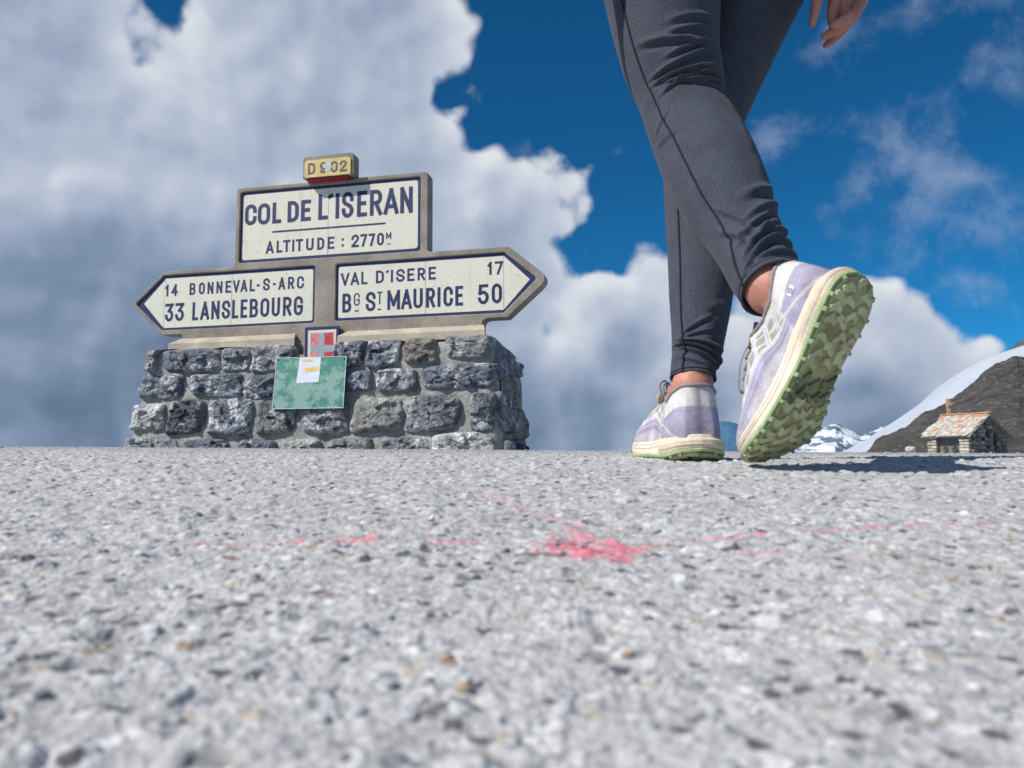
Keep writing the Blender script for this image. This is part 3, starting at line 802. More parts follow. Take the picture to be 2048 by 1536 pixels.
for row in ROWS:
    for (a, b, c, d, t_) in row:
        k += 1
        vs, F = stone_patch(a - .002, b + .002, c - .001, d + .001, 0.032 if t_ != 'T' else 0.028, 100 + k)
        cx_, cz_ = (a + b) / 2, (c + d) / 2
        P = np.stack([vs[:, 0] - cx_, front_y(vs[:, 2]) - vs[:, 1] - front_y(cz_), vs[:, 2] - cz_], -1)
        # stones at the wall's ends turn the corner
        for edge_x, sg in ((ur(cz_), 1), (ul(cz_), -1)):
            dd = sg * (P[:, 0] + cx_ - edge_x)
            wrap = np.clip((dd + 0.045) / 0.06, 0, 1.3)
            P[:, 1] += 0.075 * wrap ** 2 * .7
        o = obj('stone', mesh_np('stone', P, F, True), SM[t_], ped)
        o.location = (cx_, front_y(cz_), cz_)
SIDE_R = [(0.03, 0.40, 0.56, 0.735, 'M'), (0.10, 0.43, 0.38, 0.555, 'T'), (0.02, 0.24, 0.20, 0.44, 'M'), (0.30, 0.54, 0.17, 0.37, 'T'), (0.06, 0.26, 0.02, 0.17, 'M'), (0.30, 0.60, 0.02, 0.15, 'D'), (0.43, 0.58, 0.58, 0.69, 'M')]
SIDE_L = [(0.08, 0.30, 0.60, 0.74, 'L'), (0.34, 0.56, 0.58, 0.72, 'M'), (0.05, 0.28, 0.43, 0.57, 'D'), (0.33, 0.58, 0.42, 0.56, 'M'), (0.06, 0.32, 0.22, 0.40, 'L'), (0.37, 0.58, 0.20, 0.39, 'D'), (0.06, 0.34, 0.02, 0.18, 'D'), (0.38, 0.60, 0.02, 0.18, 'M')]
for right, lst in ((True, SIDE_R), (False, SIDE_L)):
    for (a, b, c, d, t_) in lst:
        k += 1
        vs, F = stone_patch(a, b, c, d, 0.030, 200 + k, sink=0.05)
        cx_, cz_ = (a + b) / 2, (c + d) / 2
        e_ = ur if right else ul; s_ = 1 if right else -1
        yy = front_y(cz_) + cx_
        sh = 0.04 * np.clip(((vs[:, 2] - ZB) / (ZT - ZB) - 0.72) / 0.28, 0, 1) ** 2 * np.clip(vs[:, 0] / DEPTH, 0, 1) ** .6
        P = np.stack([e_(vs[:, 2]) + s_ * (vs[:, 1] + 0.02 * vs[:, 0] / DEPTH - 0.07 * np.clip((vs[:, 0] / DEPTH - .72) / .28, 0, 1.1) ** 2 - sh * .5) - e_(cz_), vs[:, 0] - cx_, vs[:, 2] - cz_ - sh * .9], -1)
        if not right: F = [f[::-1] for f in F]
        o = obj('stone', mesh_np('stone', P, F, True), SM[t_], ped)
        o.location = (e_(cz_), yy, cz_)

# ------------------------------------------------------------------ lettering drawn as strokes
def arc(cx_, cy_, rx, ry, a0, a1, n=9):
    return [(cx_ + rx * math.cos(math.radians(a0 + (a1 - a0) * i / (n - 1))), cy_ + ry * math.sin(math.radians(a0 + (a1 - a0) * i / (n - 1)))) for i in range(n)]
RY = 0.24
GLY = {
 'A': [[(0, 0), (.5, 1)], [(.5, 1), (1, 0)], [(.22, .27), (.78, .27)]],
 'B': [[(0, 0), (0, 1)], [(0, 1), (.5, 1)] + arc(.55, .76, .38, .24, 90, -90) + [(0, .52)], [(0, .52), (.5, .52)] + arc(.55, .26, .45, .26, 90, -90) + [(0, 0)]],
 'C': [[(1, .70)] + arc(.5, 1 - RY, .5, RY, 0, 180) + arc(.5, RY, .5, RY, 180, 360) + [(1, .30)]],
 'D': [[(0, 0), (0, 1)], [(0, 1), (.35, 1)] + arc(.35, .70, .65, .30, 90, 0) + arc(.35, .30, .65, .30, 0, -90) + [(0, 0)]],
 'E': [[(0, 0), (0, 1)], [(0, 1), (1, 1)], [(0, .52), (.85, .52)], [(0, 0), (1, 0)]],
 'G': [[(1, .72)] + arc(.5, 1 - RY, .5, RY, 0, 180) + arc(.5, RY, .5, RY, 180, 360) + [(1, .46)], [(1, .46), (.55, .46)]],
 'I': [[(.5, 0), (.5, 1)]],
 'L': [[(0, 1), (0, 0)], [(0, 0), (1, 0)]],
 'M': [[(0, 0), (0, 1)], [(0, 1), (.5, .22)], [(.5, .22), (1, 1)], [(1, 1), (1, 0)]],
 'N': [[(0, 0), (0, 1)], [(0, 1), (1, 0)], [(1, 0), (1, 1)]],
 'O': [arc(.5, 1 - RY * 1.1, .5, RY * 1.1, 0, 180) + arc(.5, RY * 1.1, .5, RY * 1.1, 180, 360) + [(1, 1 - RY * 1.1)]],
 'R': [[(0, 0), (0, 1)], [(0, 1), (.5, 1)] + arc(.55, .74, .45, .26, 90, -90) + [(0, .48)], [(.48, .48), (1, 0)]],
 'S': [[(1, .74)] + arc(.5, .76, .5, .24, 0, 180) + [(.03, .68), (.2, .57), (.8, .43), (.97, .32)] + arc(.5, .24, .5, .24, 0, -180) + [(0, .27)]],
 'T': [[(0, 1), (1, 1)], [(.5, 1), (.5, 0)]],
 'U': [[(0, 1)] + arc(.5, RY, .5, RY, 180, 360) + [(1, 1)]],
 'V': [[(0, 1), (.5, 0)], [(.5, 0), (1, 1)]],
 '0': [arc(.5, 1 - .30, .5, .30, 0, 180) + arc(.5, .30, .5, .30, 180, 360) + [(1, .70)]],
 '1': [[(.75, 0), (.75, 1)], [(.75, 1), (.1, .78)]],
 '2': [[(0, .72)] + arc(.5, .74, .5, .26, 180, 0) + [(.93, .60), (.05, .06)], [(0, 0), (1, 0)]],
 '3': [[(0, 1), (1, 1)], [(1, 1), (.45, .60)], [(.45, .60)] + arc(.5, .30, .5, .30, 80, -175, 13)],
 '4': [[(.72, 0), (.72, 1)], [(.72, 1), (0, .28)], [(0, .28), (1, .28)]],
 '5': [[(.92, 1), (.12, 1)], [(.12, 1), (.05, .56)], [(.05, .56)] + arc(.48, .31, .52, .31, 120, -165, 13)],
 '7': [[(0, 1), (1, 1)], [(1, 1), (.35, 0)]],
 '9': [arc(.5, .68, .5, .32, 0, 360, 17), [(1, .68), (1, .30)] + arc(.5, .26, .5, .26, 0, -150)],
 '-': [[(0, .5), (1, .5)]], '_': [[(0, .5), (1, .5)]],
 "'": [[(.9, 1), (.1, 0)]], '.': [[(.5, 0), (.5, .04)]],
}
def ribbon(pts, w, ext=True):
    P = np.array(pts, float)
    keep = [0] + [i for i in range(1, len(P)) if np.hypot(*(P[i] - P[i - 1])) > 1e-6]
    P = P[keep]
    if len(P) < 2: return [], []
    closed = np.hypot(*(P[0] - P[-1])) < 1e-6
    d = np.diff(P, axis=0); d /= np.hypot(d[:, 0], d[:, 1])[:, None]
    if not closed and ext:
        P[0] -= d[0] * w / 2; P[-1] += d[-1] * w / 2
    nrm = np.stack([-d[:, 1], d[:, 0]], -1)
    L = []; R_ = []
    for i in range(len(P)):
        if closed and i in (0, len(P) - 1): a, b = nrm[-1], nrm[0]
        else: a, b = nrm[max(i - 1, 0)], nrm[min(i, len(nrm) - 1)]
        mvec = a + b; mvec /= np.hypot(*mvec) + 1e-9
        mm = mvec * (w / 2) / max(0.6, float(mvec @ b))
        L.append(P[i] + mm); R_.append(P[i] - mm)
    m = len(P)
    return L + R_, [[i, i + m, i + 1 + m, i + 1] for i in range(m - 1)]
def text_mesh(name, glyphs, w, y):
    """glyphs: (char, x0, x1, z0, z1); flat strokes on the plane y, each stroke 0.12 mm above the last"""
    V = []; F = []
    for (ch, x0, x1, z0, z1) in glyphs:
        hw = w / 2
        for si, st in enumerate(GLY[ch]):
            if ch in '-_':
                pts = [(x0 + hw, (z0 + z1) / 2), (x1 - hw, (z0 + z1) / 2)]
            elif ch == 'I':
                xm = (x0 + x1) / 2; pts = [(xm, z0 + hw), (xm, z1 - hw)]
            elif ch == '.':
                xm = (x0 + x1) / 2; zc = (z0 + z1) / 2
                pts = [(xm - hw * .02, zc), (xm + hw * .02, zc)]
            else:
                pts = [(x0 + hw + (x1 - x0 - w) * a, z0 + hw + (z1 - z0 - w) * b) for a, b in st]
            vs, fs = ribbon(pts, w)
            b0 = len(V)
            for p in vs: V.append((p[0], y - 0.00012 * si, p[1]))
            F += [[i + b0 for i in f] for f in fs]
    return mesh_np(name, np.array(V), F, False)

def letters(glyphs, w, y, m, par):
    for g_ in glyphs:
        obj('rule' if g_[0] in '-_' else 'dot' if g_[0] == '.' else 'letter', text_mesh('letter', [g_], w, y), m, par)

# ------------------------------------------------------------------ road sign on the pedestal
TILT = math.radians(0.4)
sign = empty('road_sign', (SC.x, SC.y, SC.z), (0, -TILT, YAW))
tag(sign, 'concrete pass sign with white arrow panels and blue lettering on the stone base', 'road sign')
def poly_curve(name, loops, extrude, bevel, y_front):
    cu = bpy.data.curves.new(name, 'CURVE'); cu.dimensions = '2D'; cu.fill_mode = 'BOTH'
    cu.extrude = extrude - bevel; cu.bevel_depth = bevel; cu.bevel_resolution = 3; cu.offset = -bevel
    for lp in loops:
        sp = cu.splines.new('POLY'); sp.points.add(len(lp) - 1)
        for i, (x, z) in enumerate(lp): sp.points[i].co = (x, z, 0, 1)
        sp.use_cyclic_u = True
    o = bpy.data.objects.new(name, cu); col.objects.link(o)
    dg = bpy.context.evaluated_depsgraph_get()
    me = bpy.data.meshes.new_from_object(o.evaluated_get(dg))
    bpy.data.objects.remove(o)
    # curve lies in XY: turn to XZ with the front towards -y
    me.transform(Matrix(((1, 0, 0, 0), (0, 0, -1, y_front + extrude), (0, 1, 0, 0), (0, 0, 0, 1))))
    return me
def fillet(pts, r, n=5):
    out = []
    m = len(pts)
    for i in range(m):
        p0, p1, p2 = Vector(pts[i - 1]), Vector(pts[i]), Vector(pts[(i + 1) % m])
        ri = r[i] if isinstance(r, (list, tuple)) else r
        a = (p0 - p1); b = (p2 - p1)
        la, lb = a.length, b.length; a.normalize(); b.normalize()
        ang = a.angle(b)
        t = min(ri / math.tan(ang / 2), la * 0.45, lb * 0.45)
        if ri <= 0: out.append(tuple(p1)); continue
        s0, s1 = p1 + a * t, p1 + b * t
        for k_ in range(n + 1):
            f = k_ / n
            out.append(tuple(s0 * (1 - f) ** 2 + p1 * 2 * f * (1 - f) + s1 * f * f))
    return out
UP = [(-0.636, 0.150), (0.623, 0.150), (0.623, 0.632), (-0.636, 0.632)]
LP = [(-1.398, -0.085), (-1.192, -0.273), (-0.0885, -0.273), (-0.0885, 0.100), (-1.192, 0.100)]
RP = [(0.0565, -0.268), (1.155, -0.268), (1.362, -0.068), (1.160, 0.105), (0.0565, 0.100)]
OUT = [(-1.432, -0.085), (-1.183, -0.308), (-1.035, -0.308), (-1.035, -0.40), (1.020, -0.40), (1.020, -0.300), (1.180, -0.300),
       (1.440, -0.072), (1.186, 0.141), (0.672, 0.141), (0.672, 0.661), (-0.667, 0.661), (-0.667, 0.128), (-1.187, 0.128)]
OUTR = [0.05, .03, .02, 0, 0, .05, .03, .06, .03, .02, .03, .02, .02, .03]
FT = 0.100
shield_hole = [(-0.140, -0.46), (0.104, -0.46), (0.104, -0.303), (-0.140, -0.303)]
holes = [fillet(UP, 0.02), fillet(LP, [0.01, 0.01, 0.015, 0.015, 0.01]), fillet(RP, [0.015, 0.01, 0.02, 0.01, 0.015])]
frame = poly_curve('concrete_frame', [fillet(OUT, OUTR)] + holes, FT / 2, 0.007, 0.0)
obj('concrete_frame', frame, M['concrete'], sign)
# backing slab inside the sockets
bb = bmesh.new()
for (x0, x1, z0, z1) in ((-0.65, 0.64, 0.14, 0.645), (-1.20, -0.075, -0.285, 0.112), (0.045, 1.17, -0.280, 0.115)):
    mm_ = box_mesh('b', x0, x1, 0.030, FT - 0.012, z0, z1); bb.from_mesh(mm_)
for tri in ([(-1.40, -0.085), (-1.201, -0.27), (-1.201, 0.10)], [(1.171, -0.26), (1.37, -0.07), (1.171, 0.10)]):
    fr = [bb.verts.new((p[0], 0.030, p[1])) for p in tri]; bk_ = [bb.verts.new((p[0], FT - .012, p[1])) for p in tri]
    bb.faces.new(fr); bb.faces.new(bk_[::-1])
    for i in range(3): bb.faces.new((fr[i], bk_[i], bk_[(i + 1) % 3], fr[(i + 1) % 3]))
bmesh.ops.recalc_face_normals(bb, faces=bb.faces[:])
me = bpy.data.meshes.new('backing_slab'); bb.to_mesh(me); bb.free()
obj('backing_slab', me, M['concrete'], sign)
# plinth moulding under the arrows
def moulding(x0, x1, seed):
    prof = [(0.0, -0.338), (-0.004, -0.340), (-0.050, -0.372), (-0.056, -0.378), (-0.056, -0.425), (0.0, -0.425)]
    xs = np.linspace(x0, x1, 40)
    V = []
    for i, x in enumerate(xs):
        e_ = 0.0
        for (yy, zz) in prof:
            wob = 0.0025 * (vnoise(np.array([x * 9.0]), np.array([zz * 30.0]), seed=seed)[0] - .5)
            xx = x
            if i == 0: xx = x - (-yy) * (0.9 if seed == 2 else 1.0)
            if i == len(xs) - 1: xx = x + (-yy) * 0.4
            V.append((xx, yy + wob, zz + wob))
    F = grid_faces(len(xs), len(prof)).tolist()
    F.append(list(range(len(prof)))[::-1]); F.append([(len(xs) - 1) * len(prof) + i for i in range(len(prof))])
    return mesh_np('plinth_moulding', np.array(V), F, False)
obj('plinth_moulding', moulding(-1.040, -0.215, 1), M['concrete_pale'], sign)
obj('plinth_moulding', moulding(0.150, 1.030, 2), M['concrete_pale'], sign)
# blue borders and white tiles: each tile of fired lava is a piece with its own edge
def panel(outer, inset, splits, tip=None):
    obj('border', poly_curve('border', [fillet(outer, 0.012)], 0.006, 0.001, 0.0125), M['blue'], sign)
    return
panel([(x, z) for x, z in UP], 0, [])
panel(LP, 0, []); panel(RP, 0, [])
BW = 0.020
def tile(pts, r):
    obj('enamel_tile', poly_curve('enamel_tile', [fillet(pts, r)], 0.004, 0.0008, 0.0100), M['enamel'], sign)
g = 0.0011
x0, x1, z0, z1 = UP[0][0] + BW, UP[1][0] - BW, UP[0][1] + BW, UP[2][1] - BW
tile([(x0, z0), (-0.007 - g, z0), (-0.007 - g, z1), (x0, z1)], [.022, 0, 0, .022])
tile([(-0.007 + g, z0), (x1, z0), (x1, z1), (-0.007 + g, z1)], [0, .022, .022, 0])
zl0, zl1 = -0.273 + BW * .8, 0.100 - BW
def lx(t): return t
tile([(-1.342, -0.084), (-1.187 - g, zl0 + .004), (-1.187 - g, zl1 - .010)], [.006, 0, 0])
tile([(-1.187 + g, zl0), (-0.685 - g, zl0), (-0.685 - g, zl1), (-1.187 + g, zl1)], 0)
tile([(-0.685 + g, zl0), (-0.0885 - BW * .8, zl0), (-0.0885 - BW * .8, zl1), (-0.685 + g, zl1)], [0, .015, .015, 0])
zr0, zr1 = -0.268 + BW * .9, 0.100 - BW * .9
tile([(0.0565 + BW * .8, zr0), (0.656 - g, zr0), (0.656 - g, zr1), (0.0565 + BW * .8, zr1)], [.015, 0, 0, .015])
tile([(0.656 + g, zr0), (1.155 - g, zr0), (1.155 - g, zr1 + .003), (0.656 + g, zr1)], 0)
tile([(1.155 + g, zr0 + .003), (1.318, -0.070), (1.155 + g, zr1 + .002)], [0, .006, 0])
TY = 0.0094
L1 = [('C', -0.605, -0.519, 0.404, 0.547), ('O', -0.511, -0.421, 0.402, 0.547), ('L', -0.405, -0.34, 0.403, 0.546), ('D', -0.296, -0.216, 0.403, 0.546), ('E', -0.2, -0.13, 0.403, 0.546), ('L', -0.078, -0.011, 0.403, 0.573), ("'", -0.012, 0.027, 0.540, 0.572), ('I', 0.044, 0.067, 0.403, 0.573), ('S', 0.085, 0.168, 0.402, 0.575), ('E', 0.191, 0.26, 0.403, 0.573), ('R', 0.279, 0.363, 0.403, 0.573), ('A', 0.372, 0.474, 0.403, 0.574), ('N', 0.484, 0.568, 0.403, 0.574)]
L2 = [('A', -0.446, -0.389, 0.204, 0.287), ('L', -0.369, -0.326, 0.205, 0.286), ('T', -0.323, -0.271, 0.205, 0.286), ('I', -0.257, -0.243, 0.205, 0.286), ('T', -0.232, -0.181, 0.205, 0.286), ('U', -0.159, -0.106, 0.205, 0.286), ('D', -0.081, -0.032, 0.205, 0.286), ('E', -0.009, 0.039, 0.205, 0.286), ('.', 0.088, 0.104, 0.215, 0.231), ('.', 0.088, 0.104, 0.254, 0.270), ('2', 0.156, 0.208, 0.205, 0.288), ('7', 0.216, 0.263, 0.205, 0.287), ('7', 0.273, 0.317, 0.205, 0.287), ('0', 0.33, 0.377, 0.205, 0.288)]
letters(L1, 0.0265, TY, M['blue'], sign)
letters([('_', -0.402, 0.386, 0.341, 0.353)], 0.0125, TY, M['blue'], sign)
letters(L2, 0.0152, TY, M['blue'], sign)
letters([('M', 0.391, 0.426, 0.242, 0.287)], 0.0075, TY, M['blue'], sign)
letters([('_', 0.396, 0.423, 0.208, 0.214)], 0.006, TY, M['blue'], sign)
A1 = [('1', -1.184, -1.155, -0.042, 0.038), ('4', -1.136, -1.087, -0.042, 0.038), ('B', -0.999, -0.954, -0.042, 0.039), ('O', -0.929, -0.885, -0.042, 0.039), ('N', -0.865, -0.821, -0.042, 0.039), ('N', -0.799, -0.755, -0.042, 0.039), ('E', -0.732, -0.69, -0.042, 0.039), ('V', -0.678, -0.629, -0.042, 0.039), ('A', -0.622, -0.572, -0.042, 0.039), ('L', -0.555, -0.517, -0.042, 0.038), ('-', -0.505, -0.482, -0.011, 0.001), ('S', -0.459, -0.41, -0.043, 0.039), ('-', -0.389, -0.367, -0.009, 0.002), ('A', -0.349, -0.300, -0.042, 0.039), ('R', -0.281, -0.237, -0.042, 0.039), ('C', -0.218, -0.169, -0.043, 0.039)]
A2 = [('3', -1.178, -1.115, -0.214, -0.092), ('3', -1.101, -1.035, -0.214, -0.092), ('L', -0.972, -0.928, -0.215, -0.093), ('A', -0.913, -0.845, -0.215, -0.092), ('N', -0.831, -0.77, -0.215, -0.092), ('S', -0.754, -0.692, -0.216, -0.092), ('L', -0.679, -0.632, -0.216, -0.092), ('E', -0.617, -0.568, -0.216, -0.092), ('B', -0.551, -0.49, -0.216, -0.092), ('O', -0.474, -0.41, -0.217, -0.092), ('U', -0.393, -0.334, -0.217, -0.092), ('R', -0.313, -0.252, -0.217, -0.092), ('G', -0.236, -0.172, -0.218, -0.092)]
B1 = [('V', 0.087, 0.146, -0.041, 0.041), ('A', 0.154, 0.213, -0.041, 0.042), ('L', 0.227, 0.269, -0.040, 0.042), ('D', 0.326, 0.379, -0.039, 0.043), ("'", 0.392, 0.412, 0.024, 0.042), ('I', 0.426, 0.440, -0.038, 0.043), ('S', 0.461, 0.518, -0.038, 0.044), ('E', 0.535, 0.583, -0.037, 0.044), ('R', 0.603, 0.653, -0.037, 0.044), ('E', 0.675, 0.723, -0.036, 0.045), ('1', 1.052, 1.084, -0.029, 0.052), ('7', 1.099, 1.151, -0.029, 0.053)]
B2 = [('B', 0.1, 0.162, -0.216, -0.093), ('S', 0.259, 0.326, -0.216, -0.091), ('M', 0.404, 0.488, -0.214, -0.089), ('A', 0.495, 0.567, -0.214, -0.088), ('U', 0.576, 0.638, -0.213, -0.087), ('R', 0.659, 0.718, -0.212, -0.087), ('I', 0.734, 0.752, -0.211, -0.087), ('C', 0.772, 0.833, -0.211, -0.086), ('E', 0.848, 0.898, -0.210, -0.086), ('5', 0.993, 1.061, -0.209, -0.085), ('0', 1.079, 1.144, -0.208, -0.084)]
B3 = [('G', 0.178, 0.219, -0.176, -0.094), ('_', 0.185, 0.212, -0.213, -0.205), ('T', 0.335, 0.371, -0.174, -0.093), ('_', 0.340, 0.363, -0.211, -0.203)]
letters(A1, 0.0142, TY, M['blue'], sign)
letters(A2, 0.0195, TY, M['blue'], sign)
letters(B1, 0.0142, TY, M['blue'], sign)
letters(B2, 0.0198, TY, M['blue'], sign)
letters(B3, 0.0095, TY, M['blue'], sign)
# route number block on top
PB = [(-0.165, 0.640), (0.185, 0.640), (0.185, 0.812), (-0.165, 0.812)]
obj('concrete_block', poly_curve('concrete_block', [fillet([(-0.158, 0.6645), (0.196, 0.6645), (0.196, 0.808), (-0.158, 0.808)], [.004, .004, .03, .03])], 0.042, 0.006, -0.061), M['concrete'], sign)
pl = obj('route_plaque', poly_curve('route_plaque', [fillet([(-0.140, 0.662), (0.178, 0.662), (0.178, 0.776), (-0.140, 0.776)], [.006, .006, .024, .024])], 0.0045, 0.001, -0.070), M['yellow'], sign)
DY = -0.0706
letters([('D', -0.116, -0.065, 0.681, 0.757), ('9', -0.033, 0.012, 0.681, 0.757), ('0', 0.041, 0.090, 0.681, 0.757), ('2', 0.103, 0.153, 0.681, 0.757)], 0.0145, DY, M['worn_black'], pl)
def blob(name, cx_, cz_, rx, rz, y, seed, n_=40):
    a = np.linspace(0, 2 * np.pi, n_, endpoint=False)
    r = 1 + 0.35 * (vnoise(np.cos(a) * 2 + seed, np.sin(a) * 2 + seed) - .5) * 2 + .25 * (vnoise(np.cos(a) * 6 + seed, np.sin(a) * 6 + seed) - .5) * 2
    V = np.stack([cx_ + rx * r * np.cos(a), np.full(n_, y), cz_ + rz * r * np.sin(a)], -1)
    return mesh_np(name, V, [list(range(n_))], False)
obj('chipped_patch', blob('chipped_patch', 0.022, 0.722, 0.026, 0.033, DY - 0.0006, 3), M['pale_patch'], pl)
obj('red_strip', box_mesh('red_strip', -0.128, 0.150, -0.052, -0.001, 0.648, 0.6600, 0.001), M['red_strip'], sign)
# small shield plaque with a white cross on red
SX0, SX1, SZ0, SZ1 = -0.134, 0.098, -0.560, -0.306
shp = obj('crest_plaque', poly_curve('crest_plaque', [fillet([(SX0, SZ0), (SX1, SZ0), (SX1, SZ1), (SX0, SZ1)], .006)], 0.010, 0.001, -0.030), M['blue'], sign)
def quad(name, x0, x1, z0, z1, y, m, par):
    return obj(name, mesh_np(name, np.array([(x0, y, z0), (x1, y, z0), (x1, y, z1), (x0, y, z1)]), [[0, 1, 2, 3]], False), m, par)
quad('white_ground', SX0 + .022, SX1 - .018, SZ0 + .02, SZ1 - .022, -0.0308, M['enamel'], shp)
quad('grey_cross', SX0 + .040, SX1 - .034, SZ0 + .04, SZ1 - .040, -0.0312, M['grey_enamel'], shp)
for i, (a, b, c, d) in enumerate(((SX0 + .041, SX0 + .094, -0.426, -0.347), (SX0 + .135, SX1 - .036, -0.426, -0.347), (SX0 + .041, SX0 + .094, -0.540, -0.470), (SX0 + .135, SX1 - .036, -0.540, -0.470))):
    quad('red_quarter', a, b, c, d, -0.0316, M['red_pale'] if i in (0, 2) else M['red'], shp)
# mortar lip that holds the plaque
obj('concrete_neck', box_mesh('concrete_neck', -0.205, 0.145, -0.019, 0.06, -0.60, -0.402, 0.006), M['concrete'], sign)

# ------------------------------------------------------------------ green board screwed to the stones
bz = 0.51
board = empty('green_board', (0, 0, 0))
# local frame of the pedestal: place the board in front of the battered face
Rz = Matrix.Rotation(YAW, 4, 'Z')
bc = Vector((0.006, -(0.19 + BAT * (0.73 - bz)) , bz))
board.location = Vector((SC.x, SC.y, 0)) + (Rz @ bc)
board.rotation_euler = (-math.atan(BAT) * 1.0, math.radians(0.4), YAW)
tag(board, 'peeling green metal panel with a white sticker fixed to the front of the stone base', 'panel')
hh = 0.166
quadp = [(-0.226, -hh + .004), (0.228, -hh), (0.232, hh - .003), (-0.240, hh)]
qp = [(-0.228, -0.163), (0.236, -0.160), (0.227, 0.161), (-0.236, 0.161)]
obj('board', poly_curve('board', [fillet(qp, 0.003)], 0.0035, 0.0008, 0.0), M['board_green'], board)
rim = poly_curve('rim', [fillet(qp, 0.003), [(x * .982, z * .976) for x, z in qp]], 0.0015, 0.0003, -0.0016)
obj('rim', rim, M['pale_patch'], board)
st = obj('sticker', mesh_np('sticker', np.array([(-0.087, -0.0012, -0.003), (0.062, -0.0012, 0.002), (0.060, -0.0012, 0.157), (-0.079, -0.0012, 0.157)]), [[0, 1, 2, 3]], False), M['board_white'], board)
obj('yellowed_stain', blob('yellowed_stain', -0.030, 0.138, 0.030, 0.009, -0.0017, 8), M['rust_yellow'], st)
obj('yellowed_stain', blob('yellowed_stain', -0.004, 0.082, 0.045, 0.016, -0.0017, 13), M['rust_yellow'], st)
for sx, sz in ((-0.222, 0.147), (0.212, 0.146), (-0.215, -0.150), (0.222, -0.146)):
    bm = bmesh.new(); bmesh.ops.create_uvsphere(bm, u_segments=10, v_segments=6, radius=0.0042)
    me = bpy.data.meshes.new('screw'); bm.to_mesh(me); bm.free()
    o = obj('screw', me, M['bolt'], board); o.location = (sx, -0.0018, sz)

# ------------------------------------------------------------------ chapel on the far side of the pass
chapel = empty('stone_chapel', (31.6, 55.0, 0.0), (0, 0, math.radians(30)))   # local x along the gable, y along the eaves, corner at the origin
tag(chapel, 'small stone chapel with a lichen orange slate roof below the dark scree slope', 'chapel')
EZ, RZ, GW, EL = 2.21, 3.82, 5.4, 3.6
SLA = math.atan2(RZ - EZ, GW / 2)
rng = np.random.default_rng(11)
# walls: solid core, gable ends
V = []; F = []
for y in (0.32, EL - 0.3):
    V += [(0.62, y, 0), (GW - 0.3, y, 0), (GW - 0.3, y, EZ + .02), (GW / 2, y, RZ - .20), (0.62, y, EZ + .14)]
F = [[0, 1, 2, 3, 4], [9, 8, 7, 6, 5], [0, 4, 9, 5], [1, 6, 7, 2], [2, 7, 8, 3], [3, 8, 9, 4]]
obj('wall', mesh_np('wall', np.array(V), F, False), M['chapel_mortar'], chapel)
def rough_box(name, sx, sy, sz, seed, j=0.12):
    bm = bmesh.new()
    me = box_mesh('t', -sx / 2, sx / 2, -sy / 2, sy / 2, -sz / 2, sz / 2, min(sx, sy, sz) * .22, 1)
    r_ = random.Random(seed)
    for v in me.vertices:
        v.co.x += sx * j * (r_.random() - .5); v.co.y += sy * j * (r_.random() - .5); v.co.z += sz * j * (r_.random() - .5)
    me.name = name
    return me
stone_ms = [rough_box('stone', 0.46, 0.22, 0.25, i) for i in range(5)]
for ms in stone_ms: ms.materials.append(M['chapel_stone'])
zz = 0.55; row = 0
while zz < RZ - 0.45:
    xl = 0.72 if zz < EZ else 0.35 + (zz - EZ + .25) / math.tan(SLA)
    xr = GW - 0.35 if zz < EZ else GW - xl
    x = xl + 0.22 * (row % 2)
    while x < xr - 0.1:
        w_ = rng.uniform(.36, .56)
        if not (2.42 < x < 2.78 and 1.2 < zz < 3.0) and not (3.3 < x < 3.75 and .2 < zz < 2.7) and not (1.85 < x < 2.2 and 1.6 < zz < 2.2):
            o = bpy.data.objects.new('stone', stone_ms[rng.integers(5)]); col.objects.link(o); o.parent = chapel
            o.location = (x, 0.30 + rng.uniform(-.03, .03), zz + rng.uniform(-.03, .03)); o.scale = (w_ / .48, 1, rng.uniform(.85, 1.15)); o.rotation_euler = (0, rng.uniform(-.07, .07), 0)
        x += w_ + 0.05
    zz += 0.29; row += 1
obj('window', box_mesh('window', 2.50, 2.72, 0.26, 0.40, 1.35, 2.85), M['dark'], chapel)
obj('window', box_mesh('window', 3.40, 3.64, 0.26, 0.40, 0.4, 2.55), M['dark'], chapel)
obj('window', box_mesh('window', 1.92, 2.12, 0.26, 0.40, 1.65, 2.1), M['dark'], chapel)
# two pale pillars under the eaves
pil_ms = [rough_box('pillar_stone', 0.42, 0.36, 0.20, 30 + i, .10) for i in range(4)]
for ms in pil_ms: ms.materials.append(M['chapel_pale'])
for y0 in (0.28, 2.62):
    pc = obj('pillar', box_mesh('pillar', 0.26, 0.62, y0 + .03, y0 + .65, 0, EZ + .05), M['chapel_mortar'], chapel)
    for i in range(9):
        n_ = 2 if i % 2 else 1
        for j in range(n_):
            o = bpy.data.objects.new('pillar_stone', pil_ms[rng.integers(4)]); col.objects.link(o); o.parent = pc
            o.location = (0.38 + rng.uniform(-.02, .02), y0 + (.34 if n_ == 1 else .17 + .34 * j), 0.35 + i * 0.22)
            o.scale = (0.85, (1.9 if n_ == 1 else .92), 1)
